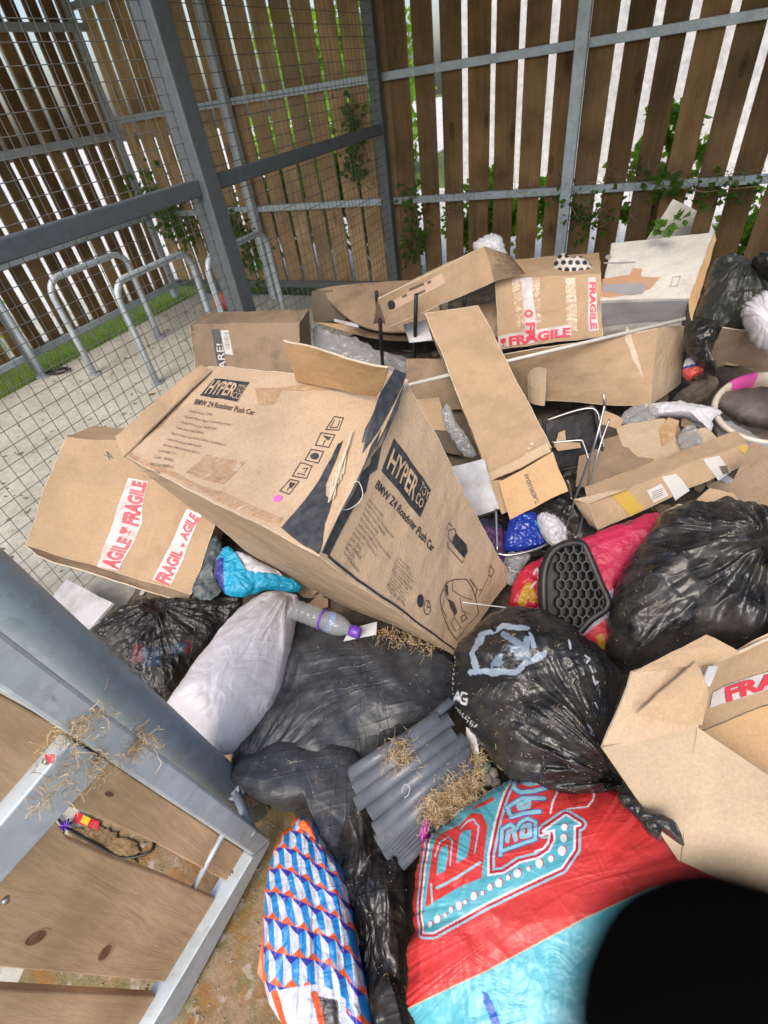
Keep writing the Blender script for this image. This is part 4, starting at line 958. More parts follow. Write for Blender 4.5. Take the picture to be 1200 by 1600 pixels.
# panels in the hollow between the toy carton and the long carton
t = thing('broken_carton', 'broken brown carton in the dark hollow between the toy carton and the long carton', 'box', W(690, 640, .35))
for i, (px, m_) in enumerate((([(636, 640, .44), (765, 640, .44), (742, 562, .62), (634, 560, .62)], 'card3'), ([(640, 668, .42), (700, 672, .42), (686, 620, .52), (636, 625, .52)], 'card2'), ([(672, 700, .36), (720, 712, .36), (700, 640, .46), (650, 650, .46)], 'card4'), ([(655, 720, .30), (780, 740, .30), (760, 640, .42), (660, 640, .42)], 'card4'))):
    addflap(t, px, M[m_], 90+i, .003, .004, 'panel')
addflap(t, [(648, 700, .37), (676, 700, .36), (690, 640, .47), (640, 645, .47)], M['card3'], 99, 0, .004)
bag('film_tube', 'twist of clear film in the hollow beside the long carton', 'film', [(690, 640), (700, 630), (712, 655), (735, 690), (745, 712), (728, 715), (708, 690), (694, 665)], .50, .010, .010, .3, mat=M['whiteg'], A=.008, fs=26, M_=120, K=24)
flat('white_scrap', 'white sheet scrap under the slim carton between the stand legs', 'scrap', [(640, 535, .62), (676, 530, .62), (665, 500, .68), (630, 508, .68)], M['board'], .002, .01, seed=101)
flat('brown_card', 'dark brown card under the taped carton by the long carton', 'card', [(745, 520, .55), (790, 530, .53), (785, 470, .66), (730, 480, .66)], M['card3'], .004, .005, seed=102)
# ---------------------------------------------------------------- right back: bags, cushion bin, packets
bag('black_bag', 'large dull black sack against the fence behind the white printed carton', 'rubbish bag', [(1070, 520), (1095, 465), (1108, 425), (1122, 403), (1150, 402), (1178, 412), (1205, 425), (1230, 470), (1215, 520), (1160, 530), (1120, 560), (1078, 570)], .72, .16, .14, .25, knot=(1164, 418), mat=M['bagol'], A=.022, fs=5, kA=.03)
bag('black_bag', 'small black sack cut off by the right edge, highest by the fence', 'rubbish bag', [(1175, 405), (1190, 398), (1230, 402), (1240, 440), (1200, 440), (1180, 425)], .88, .08, .08, .2, mat=M['bag'], A=.02, M_=100, K=24)
bag('white_bag', 'white carrier bag at the right edge in front of the dull black sack', 'bag', [(1158, 485), (1175, 465), (1200, 455), (1240, 460), (1240, 560), (1190, 550), (1165, 520)], .78, .07, .07, .15, mat=M['white'], A=.02, fs=9, st=(1.6, .6), M_=140, K=32, knot=(1225, 455), kA=.03)
flat('brown_card', 'dark brown carton side at the right edge above the cushion tub', 'box', [(1105, 560, .58), (1240, 590, .52), (1240, 530, .68), (1130, 512, .72)], M['card3'], .006, .008, seed=103)
bag('black_bag', 'drooping black sack fold between the white printed carton and the tub', 'rubbish bag', [(1075, 505), (1100, 500), (1125, 510), (1110, 560), (1118, 585), (1085, 565), (1070, 540)], .64, .06, .08, .3, mat=M['bag'], A=.02, fs=8, M_=110, K=26)
# crisp packet
def pk(p):
    c = np.tile((.03, .04, .16), (len(p), 1)); c[(p[:, 1] > 562) & (p[:, 1] < 574) & (p[:, 0] < 1090)] = (.5, .5, .52); c[p[:, 1] > 578] = (.42, .06, .05); c[p[:, 0] > 1098] = (.05, .07, .14); return c
bag('snack_packet', 'small blue and red snack packet beside the open carton end panel', 'packet', [(1066, 585), (1070, 560), (1080, 549), (1095, 555), (1112, 570), (1104, 583), (1085, 590), (1075, 596)], .55, .03, .03, .4, mat=vplastic('packet_print', .3, 1), colf=pk, A=.012, fs=18, M_=100, K=26)
bag('brown_rag', 'dark brown rag under the snack packet', 'rag', [(1050, 625), (1080, 600), (1110, 590), (1125, 600), (1105, 625), (1080, 635)], .46, .03, .03, .5, mat=M['bed'], A=.02, fs=12, M_=80, K=18)
# tub with cushion
tubc = W(1208, 640, .46); ax = nrm([-.05, -.35, 1]); uu = nrm(np.cross([0, 1, 0], ax)); vv = np.cross(ax, uu)
t = thing('storage_tub', 'round off white tub with pink patch and brown cushion inside at the right edge', 'tub', tubc-ax*.16)
def ring(c, ru, rv, h, n_=48): return [c+uu*math.cos(a)*ru+vv*math.sin(a)*rv+ax*h for a in np.linspace(0, 2*math.pi, n_, endpoint=False)]
def loft(mb, rings, capb=True):
    n_ = len(rings[0]); mb.add([p for r in rings for p in r], [(j*n_+i, j*n_+(i+1) % n_, (j+1)*n_+(i+1) % n_, (j+1)*n_+i) for j in range(len(rings)-1) for i in range(n_)]+([tuple(range(n_))[::-1]] if capb else []))
M['tub'] = mat('tub_plastic', (.50, .44, .36), .5); _n = N(M['tub']); _n.col(_n.ramp(_n.noise(9, 7), [(.35, (.33, .27, .2)), (.65, (.54, .48, .40))]))
ru, rv = .215, .165
mb = MB(); loft(mb, [ring(tubc, ru*.72, rv*.72, -.16), ring(tubc, ru*.8, rv*.8, -.12), ring(tubc, ru*.93, rv*.93, -.03), ring(tubc, ru, rv, .0), ring(tubc, ru*1.03, rv*1.03, .012), ring(tubc, ru*1.0, rv*1.0, .024), ring(tubc, ru*.93, rv*.93, .018), ring(tubc, ru*.86, rv*.86, -.03), ring(tubc, ru*.8, rv*.8, -.1)]); obj('shell', mb, M['tub'], t, True)
mb = MB(); rr_ = lambda a0, a1, k_, s_, h: [tubc+uu*math.cos(a)*ru*s_+vv*math.sin(a)*rv*s_+ax*h for a in np.linspace(a0, a1, k_)]
a0, a1 = 1.5, 2.05; rows = [rr_(a0, a1, 8, 1.036, .004), rr_(a0, a1, 8, 1.035, .016), rr_(a0, a1, 8, 1.0, .028), rr_(a0, a1, 8, .925, .022), rr_(a0, a1, 8, .84, -.03), rr_(a0, a1, 8, .78, -.06)]
mb.add([p for r in rows for p in r], [(j*8+i, j*8+i+1, (j+1)*8+i+1, (j+1)*8+i) for j in range(5) for i in range(7)]); obj('pink_patch', mb, mat('pink_vinyl', (.52, .06, .26), .5), t, True)
cush = mat('brown_cushion', (.085, .062, .05), .6); _n = N(cush); _n.col(_n.ramp(_n.noise(12, 7), [(.35, (.05, .035, .03)), (.7, (.12, .095, .08))])); _n.bump(_n.noise(14, 5), .4, .02)
bag('cushion', 'dark brown cushion lying in the off white tub', 'cushion', [(1113, 622), (1140, 612), (1180, 606), (1230, 608), (1280, 625), (1275, 665), (1230, 668), (1180, 662), (1145, 650)], .475, .035, .08, .6, mat=cush, A=.006, fs=5, M_=120, K=30)
# bags and card behind the slim taped carton
bag('white_bag', 'white torn bag in front of the snack packet', 'bag', [(1015, 632), (1040, 628), (1070, 628), (1128, 642), (1115, 655), (1110, 675), (1090, 660), (1060, 650), (1020, 648)], .47, .03, .03, .5, mat=M['white'], A=.011, fs=20, M_=200, K=44)
bag('clear_bag', 'crumpled clear grey bag between the open carton and the flattened card', 'film', [(970, 650), (985, 636), (1010, 632), (1035, 640), (1025, 655), (990, 668), (972, 664)], .455, .015, .02, .7, mat=M['whiteg'], A=.010, fs=26, M_=150, K=34)
bag('grey_film', 'dirty translucent film below the tub', 'film', [(1115, 660), (1150, 665), (1200, 690), (1240, 700), (1230, 740), (1180, 720), (1130, 690)], .40, .03, .03, .6, mat=M['whiteg'], A=.010, fs=18, M_=150, K=34)
t = thing('flattened_cardboard', 'flattened torn cardboard layers behind the slim taped carton', 'cardboard', W(1010, 720, .38))
for i, (px, m_) in enumerate((([(918, 775, .37), (1090, 745, .38), (1060, 660, .44), (925, 690, .43)], 'card3'), ([(985, 728, .40), (1072, 712, .41), (1040, 655, .46), (962, 668, .45)], 'cardp'), ([(1052, 705, .41), (1133, 695, .42), (1105, 668, .45), (1060, 680, .44)], 'cardp'), ([(900, 760, .36), (990, 770, .36), (980, 700, .41), (905, 705, .41)], 'card3'), ([(932, 660, .45), (968, 672, .44), (975, 655, .46), (945, 640, .48)], 'card2'))):
    addflap(t, px, M[m_], 110+i, .006, .008, 'layer')
part('tape', t, M['clear'], lambda mb: polypx(Patch(C((985, 728, .40), (1072, 712, .41), (1040, 655, .46), (962, 668, .45)), .008, 111, .006), mb, [(1050, 690), (1062, 660), (1045, 655), (1030, 675), (1035, 700)], .004))
bag('clear_bag', 'shiny clear wrap scrap on the flattened cardboard', 'film', [(1058, 690), (1068, 668), (1085, 664), (1098, 690), (1092, 708), (1072, 706)], .445, .008, .006, .8, mat=M['whiteg'], A=.010, fs=32, M_=120, K=28)
# black tray + wire basket
t = thing('black_tray', 'black plastic tray standing on edge behind the chrome wire rack', 'tray', W(880, 722, .36))
addflap(t, [(852, 738, .36), (942, 722, .37), (928, 640, .56), (850, 662, .52)], M['blackp'], 120, 0, .001, 'base', .008)
mb = MB(); rim_ = [W(852, 739, .365), W(944, 722, .375), W(928, 638, .575), W(925, 634, .58), W(850, 656, .535)]; mb.tube(rim_+[rim_[0]], .008, 8); obj('rim', mb, M['blackp'], t, True)
addflap(t, [(872, 706, .45), (908, 700, .46), (906, 692, .475), (862, 690, .475)], M['card2'], 121, 0, .01, 'torn_label'); addflap(t, [(866, 700, .46), (884, 696, .465), (882, 672, .51), (872, 676, .50)], M['card2'], 122, 0, .01, 'torn_label')
t = thing('wire_rack', 'bent chrome wire rack sticking out of the pile in the centre right', 'wire rack', W(850, 860, .33))
for L, r_ in (([(850, 658, .55), (926, 638, .60), (938, 680, .52), (944, 700, .48)], .0035), ([(945, 632, .62), (930, 690, .52), (900, 775, .45), (893, 800, .43), (880, 830, .42), (845, 855, .41), (800, 867, .40), (777, 865, .40)], .0042), ([(952, 655, .58), (935, 705, .49), (920, 765, .42), (905, 830, .36), (897, 840, .35)], .0032), ([(775, 795, .46), (777, 862, .40)], .0042), ([(862, 692, .52), (905, 688, .53), (911, 692, .525), (920, 718, .49)], .0035), ([(783, 880, .35), (805, 893, .345), (850, 893, .35), (905, 870, .36), (925, 840, .37)], .0034), ([(886, 750, .47), (890, 760, .46), (893, 780, .45)], .0035)):
    mb = MB(); mb.tube(catmull([W(*q_) for q_ in L], 6, False), r_, 7); obj('rod', mb, M['chrome'], t, True)
mb = MB(); mb.tube([W(943, 615, .62), W(945, 640, .56)], .004, 7); obj('rod', mb, M['chrome'], t, True)
# white board, blue pack, tissue, purple pack
t, ps, Q, R = face_box('white_tray', 'white polystyrene block wedged beside the toy carton', 'packaging', [(732, 812, .40), (780, 795, .44), (756, 718, .56), (688, 736, .56)], (-.02, .03, -.05), M['board'], .003, 130)
bag('blue_packet', 'shiny blue foil packet under the flap of the long carton', 'packet', [(786, 858), (795, 815), (815, 800), (838, 802), (850, 830), (858, 848), (835, 858), (805, 862)], .40, .03, .04, .5, mat=M['blue'], A=.010, fs=20, M_=200, K=46)
part('foil_edge', bpy.data.objects['blue_packet'], mat('bright_blue', (.03, .25, .55), .3), lambda mb: mb.tube(catmull([W(*q_) for q_ in [(820, 806, .445), (836, 814, .44), (848, 836, .43)]], 5, False), .004, 6))
bag('tissue', 'crumpled white tissue inside the wire rack', 'tissue', [(838, 808), (850, 800), (870, 806), (884, 822), (886, 845), (872, 858), (858, 850), (846, 835)], .45, .035, .03, .4, mat=M['white'], A=.009, fs=30, M_=180, K=40)
bag('black_bag', 'black liner under the wire rack beside the white block', 'rubbish bag', [(770, 800), (800, 790), (900, 770), (930, 800), (920, 850), (880, 870), (800, 870), (775, 850)], .34, .02, .06, .7, mat=M['bag'], A=.02, fs=8, M_=140, K=30)
def pur(p):
    c = np.tile((.075, .022, .085), (len(p), 1)); c[p[:, 1] < 832] = (.02, .02, .05)
    d = pl_d(p, [(752, 838), (756, 846), (750, 850), (758, 852)]); c[d < 1.6] = (.5, .42, .42); d = pl_d(p, [(762, 852), (766, 868)]); c[d < 2] = (.3, .05, .07); return c
bag('purple_bag', 'purple printed bag showing between the toy carton and the wire rack', 'bag', [(738, 822), (760, 812), (785, 822), (792, 860), (800, 890), (785, 900), (765, 870)], .36, .03, .05, .6, mat=vplastic('purple_print'), colf=pur, A=.012, fs=10, M_=120, K=30)
bag('grey_film', 'silvery film scrap below the wire rack', 'film', [(788, 868), (815, 862), (830, 868), (815, 890), (800, 915), (786, 905)], .36, .02, .02, .6, mat=M['whiteg'], A=.010, fs=30, M_=120, K=28)
# red bag pieces
def redc(p):
    c = np.tile((.52, .028, .075), (len(p), 1))
    m_ = (p[:, 1]-1010)+(p[:, 0]-895)*.85 < 0; 
    return c
def red1(p):
    c = np.tile((.42, .015, .04), (len(p), 1)); c[(pl_d(p, [(815, 945), (825, 925), (832, 940)]) < 7)] = (.42, .22, .02)
    for L in ([(833, 905), (838, 897), (843, 904), (840, 912)], [(846, 893), (843, 904), (852, 905)], [(848, 882), (846, 890)], [(836, 918), (830, 926)], [(822, 880), (826, 886)]): c[pl_d(p, L) < 1.5] = (.55, .45, .45)
    return c
bag('red_bag', 'red printed plastic bag with yellow tail left of the black drainage tray', 'bag', [(795, 945), (805, 905), (830, 880), (865, 868), (872, 900), (862, 960), (845, 955), (820, 955)], .36, .04, .05, .5, mat=vplastic('red_print', .4), colf=red1, A=.012, fs=9, M_=180, K=44)
def red2(p):
    c = np.tile((.45, .022, .07), (len(p), 1)); L = (p[:, 0]-890)*.72+(p[:, 1]-985)
    c[(L > -12) & (L < 26) & (p[:, 1] > 925)] = (.42, .38, .50); c[(L >= 26) & (p[:, 1] > 925)] = (.50, .02, .04); c[(pl_d(p, [(938, 998), (942, 1012)]) < 5)] = (.42, .24, .02)
    d = pl_d(p, [(970, 822), (978, 826), (988, 818), (972, 819)]); c[d < 1.4] = (.08, .05, .07); return c
bag('red_bag', 'large red bag draped between the black drainage tray and the big black sack', 'bag', [(888, 850), (930, 832), (985, 812), (1025, 800), (1036, 815), (1012, 860), (975, 905), (955, 940), (962, 1000), (945, 1022), (905, 1005), (880, 990), (935, 945), (920, 900), (905, 860)], .42, .03, .06, .45, ctr=(955, 890), mat=vplastic('red_print_matt', .5, .6), colf=red2, A=.012, fs=6, M_=260, K=60)
# drainage tray (black hex grid)
t = thing('drainage_tray', 'black moulded grid tray stuck upright in the red bag', 'tray', W(890, 985, .33))
gp_ = Patch(C((862, 990, .40), (948, 985, .40), (925, 858, .54), (852, 866, .54)), 0, 1)
mb = MB()
ol = [(852, 965), (848, 925), (850, 890), (862, 862), (885, 850), (908, 850), (918, 868), (936, 912), (948, 945), (920, 968), (898, 990), (876, 990)]
def prism(mb, p, poly, z0, z1):
    uv = [p.uv_px(*q_) for q_ in poly]; a_ = p.pos(uv, z0); b_ = p.pos(uv, z1); k = len(uv); mb.add(np.concatenate([a_, b_]), [tuple(range(k))[::-1], tuple(range(k, 2*k))]+[(i, (i+1) % k, (i+1) % k+k, i+k) for i in range(k)])
prism(mb, gp_, ol, -.03, -.02); obj('base', mb, M['blackp'], t)
mb = MB(); rp_ = gp_.pos([gp_.uv_px(*q_) for q_ in ol], .012); mb.tube(list(catmull(rp_, 4))+[catmull(rp_, 4)[0]], .010, 8); rp2 = gp_.pos([gp_.uv_px(*q_) for q_ in ol], -.01); mb.tube(list(rp2)+[rp2[0]], .012, 8); obj('rim', mb, M['blackp'], t, True)
mb = MB()
opx = np.array(ol, float)
for i in range(7):
    x = 868+i*13
    y = 862
    while y < 1000:
        for a_, b_ in (((x, y), (x+6.5, y+5)), ((x+6.5, y+5), (x+6.5, y+14)), ((x+6.5, y+14), (x, y+19)), ((x+6.5, y+5), (x+13, y)), ((x+6.5, y+14), (x+13, y+19)), ((x, y-9), (x, y))):
            if inside(np.array([a_, b_]), opx).all():
                A_, B_ = gp_.pos([gp_.uv_px(*a_), gp_.uv_px(*b_)], .003); mb.beam(A_, B_, .03, .0045, gp_.n)
        y += 28
obj('grid', mb, M['blackp'], t)
# big black sack right
bag('black_bag', 'biggest black sack tied in a knot at the right, above the near open carton', 'rubbish bag', [(948, 1000), (952, 950), (970, 900), (1000, 850), (1035, 812), (1080, 797), (1140, 798), (1190, 806), (1250, 830), (1290, 920), (1270, 1010), (1200, 1030), (1100, 1020), (1000, 1050), (960, 1045)], .47, .15, .12, .55, knot=(1182, 884), mat=M['bag'], A=.026, fs=3.6, kA=.085, nk=5, M_=360, K=90, seed=3, fine=.12)
for i, px in enumerate(([(1060, 812, .50), (1165, 800, .50), (1150, 772, .53), (1110, 763, .55)], [(1130, 790, .47), (1240, 850, .44), (1240, 720, .58), (1175, 690, .60)], [(1040, 800, .45), (1110, 800, .46), (1100, 780, .50), (1060, 790, .49)])):
    flat('cardboard_scrap', ('brown cardboard scrap on the top edge of the biggest black sack', 'large bent cardboard sheet at the right edge above the biggest black sack', 'small brown cardboard scrap below the slim taped carton')[i], 'cardboard', px, M[('card2', 'card3', 'card')[i]], .004, .008, .01, seed=140+i)
# slim carton with labels and yellow tape
t, ps, Q, R = face_box('slim_carton', 'slim brown carton with yellow tape and three white labels lying across the right', 'box', [(934, 826, .44), (1186, 716, .47), (1166, 692, .505), (919, 787, .50)], (.03, .09, -.01), M['card2'], .003, 150, openf=('left',))
p1 = ps['front']
for px, m_, nn in (([(957, 772), (978, 764), (1006, 793), (984, 806)], 'yellow', 'tape'), ([(1157, 696), (1166, 692), (1186, 716), (1178, 720)], 'yellow', 'tape'), ([(1010, 766), (1033, 756), (1043, 775), (1020, 785)], 'label', 'label'), ([(1035, 745), (1059, 740), (1078, 768), (1054, 782)], 'label', 'label'), ([(1104, 718), (1130, 709), (1143, 737), (1122, 752)], 'label', 'label')): tape(t, p1, px, m_, .0014, nn)
part('label_print', t, M['inkg'], lambda mb: [linepx(p1, mb, [(1018, 770-4+k*3.2), (1034, 763-4+k*3.2+1)], .002, .003) for k in range(1, 5)])
part('label_print', t, M['inkg'], lambda mb: polypx(p1, mb, [(1126, 728), (1138, 725), (1140, 738), (1130, 742)], .003))
addflap(t, [(918, 788, .50), (934, 826, .44), (922, 820, .42), (896, 783, .49)], M['cardp'], 155); addflap(t, [(896, 782, .505), (919, 788, .50), (985, 762, .52), (978, 760, .53)], M['cardp'], 156)
flat('black_disc', 'black round lid in the card by the slim taped carton at the right edge', 'lid', [(1178, 705, .50), (1196, 712, .49), (1198, 700, .51), (1182, 697, .515)], M['blackp'], .004, .001, seed=2)
# ---------------------------------------------------------------- near open carton at right
t = thing('carton', 'nearest open carton at the right edge with red fragile tape inside', 'box', W(1120, 1250, .25))
wl_ = [(940, 1168, .62), (1087, 1134, .60), (1200, 1212, .56), (1290, 1270, .53), (1290, 1420, .36), (1066, 1340, .40)]
Pw = np.array(C(*wl_)); mb = MB()
pw = Patch(C((1060, 1345, .40), (1300, 1440, .33), (1300, 1280, .53), (1087, 1134, .61)), .008, 160, .004); pw.sheet(mb)
pw2 = Patch(C((1064, 1338, .402), (1087, 1134, .61), (1012, 1151, .615), (940, 1168, .62)), .003, 161); 
tri = MB(); g1, g2, g3, g4 = C((940, 1168, .62), (1090, 1134, .61), (1062, 1347, .40), (1000, 1255, .51)); tri.add([g1, g4, g3, g2], [(0, 1, 2, 3)])
n_ = nrm(np.cross(g4-g1, g2-g1)); tri.add([g1-n_*.004, g4-n_*.004, g3-n_*.004, g2-n_*.004], [(3, 2, 1, 0)])
mb.add(tri.v, tri.f); obj('near_wall', mb, M['cardp'], t)
addflap(t, [(942, 1168, .619), (1088, 1135, .609), (1112, 1010, .66), (988, 1049, .70)], M['card'], 162, .004, .008, 'side_flap')
addflap(t, [(994, 1112, .665), (1094, 1133, .63), (1108, 1082, .665), (1087, 1035, .69)], M['card2'], 163, .006, .008, 'torn_flap')
addflap(t, [(1100, 992, .70), (1155, 1020, .68), (1112, 1040, .66), (990, 1050, .70)], M['card2'], 168, .004, .005, 'corner_flap')
_, pb_ = addflap(t, [(1088, 1142, .46), (1310, 1060, .40), (1310, 950, .56), (1102, 1045, .62)], M['card2'], 164, 0, .005, 'far_wall')
addflap(t, [(1088, 1145, .455), (1090, 1160, .44), (1300, 1300, .34), (1310, 1062, .395)], M['card5'], 165, 0, .005, 'inside_bottom')
addflap(t, [(1098, 1040, .66), (1155, 1015, .66), (1300, 955, .60), (1300, 940, .62)], M['card'], 166, 0, .003)
t1 = tape(t, pb_, [(1112, 1083), (1300, 1012), (1300, 1046), (1108, 1106)], 'tapew', .002)
fragile(t1, pb_, [('FRAGILE', [(1134, 1096), (1300, 1036), (1300, 1016), (1132, 1076)])], .004)
flat('white_scrap', 'white sharp scrap poking out inside the nearest open carton', 'scrap', [(1098, 1068, .66), (1108, 1074, .65), (1122, 1042, .67), (1108, 1042, .68)], M['board'], .002, .004, seed=3)
# ---------------------------------------------------------------- black sack with white print (front middle)
def agc(p):
    c = np.tile((.011, .0115, .012), (len(p), 1)); wv = fbm(np.stack([p[:, 0]*.05, p[:, 1]*.05, p[:, 0]*0], -1), 3)
    q_ = p+np.stack([wv*7, wv[::-1]*0+wv*5], -1)
    d = pl_d(q_, [(748, 1068), (742, 1040), (760, 1012), (790, 1004), (822, 1010)]); c[(d < 4.5) & (wv > -.35)] = (.22, .27, .33)
    d = pl_d(q_, [(740, 1066), (772, 1070), (800, 1074), (846, 1048)]); c[(d < 4.5) & (wv > -.4)] = (.22, .27, .33)
    d = pl_d(q_, [(790, 1018), (806, 1032), (822, 1040), (820, 1028)]); c[(d < 5) & (wv < .3)] = (.14, .19, .24)
    d = pl_d(q_, [(775, 1060), (800, 1042), (820, 1052)]); c[(d < 7) & (wv < .1)] = (.12, .16, .21); d = pl_d(q_, [(826, 1020), (832, 1040)]); c[d < 3.2] = (.2, .24, .3)
    A_ = [[(709, 1099), (718, 1090), (719, 1101)], [(713, 1097), (719, 1098)], [(733, 1097), (725, 1093), (721, 1099), (724, 1107), (731, 1110), (733, 1104), (728, 1103)]]
    for L in A_: c[pl_d(p, L) < 1.4] = (.55, .56, .58)
    rd = random.Random(3)
    for k in range(9):
        x, y = 711+k*4.1, 1108+k*4.2; L = [(x, y), (x+rd.uniform(-2, 3), y+rd.uniform(1, 3)), (x+rd.uniform(1, 4), y-1)]; c[pl_d(p, L) < .8] = (.5, .5, .52)
    for k in range(9):
        x, y = 712-k*.6, 1030+k*7; L = [(x, y), (x+rd.uniform(-1, 3), y+3)]; c[pl_d(p, L) < .9] = (.5, .5, .5)
    for L in ([(906, 1050), (912, 1054), (908, 1060)], [(913, 1064), (917, 1072)], [(918, 1078), (922, 1086), (926, 1084)], [(910, 1146), (916, 1152), (912, 1160), (919, 1158)], [(882, 1028), (884, 1040)]): c[pl_d(p, L) < 1.5] = (.42, .45, .5)
    return c
M['bagprint'] = vplastic('black_printed_plastic', .2, .8, .22)
bag('black_bag', 'shiny black sack with white printing in the front middle of the pile', 'rubbish bag', [(706, 1090), (706, 1040), (716, 1012), (745, 975), (790, 952), (830, 952), (865, 965), (920, 1000), (955, 1030), (972, 1060), (962, 1100), (945, 1160), (950, 1200), (975, 1225), (955, 1236), (905, 1246), (850, 1236), (790, 1210), (755, 1170), (725, 1130)], .40, .13, .10, .42, knot=(962, 1222), mat=M['bagprint'], colf=agc, A=.020, fs=3.4, st=(.6, 1.5), kA=.06, nk=6, M_=420, K=110, seed=5, fine=.15)
t = bag('black_bag', 'torn black liner end hanging off the front black sack beside the near carton', 'rubbish bag', [(965, 1240), (985, 1242), (1005, 1262), (1040, 1275), (1060, 1292), (1070, 1322), (1050, 1310), (1035, 1300), (1030, 1315), (1010, 1300), (990, 1275), (972, 1258)], .50, .02, .015, .4, mat=M['bag'], A=.012, fs=16, M_=140, K=24)
mb = MB(); mb.tube([W(722, 941, .47), W(830, 954, .49)], .0016, 6); tag(obj('white_stick', mb, M['board']), 'thin white stick lying across the top of the printed black sack', 'stick')
# ---------------------------------------------------------------- red and cyan shop bag
o_ = lambda L: [(640+a/3.75, 1200+b/3.75) for a, b in L]
T1 = o_([(150, 395), (390, 215), (590, 90), (545, 200), (505, 350), (468, 560), (470, 690), (560, 678), (640, 622), (740, 597), (800, 555), (832, 490), (828, 425), (770, 440), (890, 345), (960, 398), (930, 405), (925, 540), (860, 640), (620, 755), (400, 865), (170, 985), (112, 980), (98, 860), (118, 600)])
R1 = o_([(118, 845), (150, 520), (185, 420), (300, 385), (370, 312), (430, 325), (465, 400), (440, 695), (300, 750)])
C1 = o_([(180, 670), (186, 560), (205, 515), (240, 500), (246, 560), (228, 650)]); C2 = o_([(296, 612), (306, 450), (330, 420), (372, 415), (368, 520), (355, 580)])
TB = o_([(395, 255), (450, 232), (495, 212), (498, 240), (440, 268), (370, 290)])
DOTS = o_([(148, 940), (190, 915), (235, 895), (268, 865), (315, 845), (350, 825), (398, 795), (445, 780), (485, 750), (532, 727), (580, 700), (627, 675), (685, 650), (742, 622), (805, 595), (865, 550), (875, 477), (880, 413)])
DR = [4.2, 5.5, 2.8, 4.2, 5.5, 2.8, 5.5, 3, 4.2, 5.8, 3.4, 6, 3.2, 6.2, 4.6, 6.8, 6, 5.4]
STW = [(o_([(537, 570), (545, 420), (590, 395), (622, 425), (640, 385), (680, 362), (722, 385), (722, 485), (545, 548)]), 2.6), (o_([(573, 492), (578, 440), (606, 428), (618, 485)]), 1.5), (o_([(650, 470), (655, 412), (690, 400), (694, 462), (650, 470)]), 1.5), (o_([(772, 240), (650, 238), (572, 290), (590, 350), (660, 330), (745, 322)]), 3.0), (o_([(690, 250), (632, 280), (640, 302), (684, 292), (690, 250)]), 1.5), (o_([(612, 118), (602, 165), (640, 200), (720, 195), (780, 170), (795, 130)]), 3.2), (o_([(655, 135), (690, 150), (740, 140)]), 1.6)]
TXT = {'B': [[(0, 0), (0, 1), (.5, 1), (.55, .75), (.5, .52), (0, .5)], [(.5, .5), (.6, .25), (.5, 0), (0, 0)]], 'A': [[(0, 0), (.3, 1), (.6, 0)], [(.12, .4), (.48, .4)]], 'R': [[(0, 0), (0, 1), (.5, 1), (.55, .72), (.5, .5), (0, .5)], [(.3, .5), (.6, 0)]], 'G': [[(.6, .8), (.4, 1), (.1, .9), (0, .5), (.1, .1), (.4, 0), (.6, .15), (.6, .45), (.35, .45)]], 'I': [[(.25, 0), (.25, 1)]], 'N': [[(0, 0), (0, 1), (.6, 0), (.6, 1)]], 'S': [[(.6, .85), (.3, 1), (.05, .8), (.15, .58), (.5, .42), (.6, .2), (.3, 0), (0, .15)]], 'T': [[(0, 1), (.6, 1)], [(.3, 1), (.3, 0)]], 'E': [[(.55, 1), (0, 1), (0, 0), (.55, 0)], [(0, .5), (.45, .5)]]}
def strokes(word, org, ax_, ay_):
    out = []; org, ax_, ay_ = map(np.array, (org, ax_, ay_))
    for k, ch in enumerate(word):
        for s_ in TXT.get(ch, []): out.append([tuple(org+ax_*(k+a)*1.0+ay_*b) for a, b in s_])
    return out
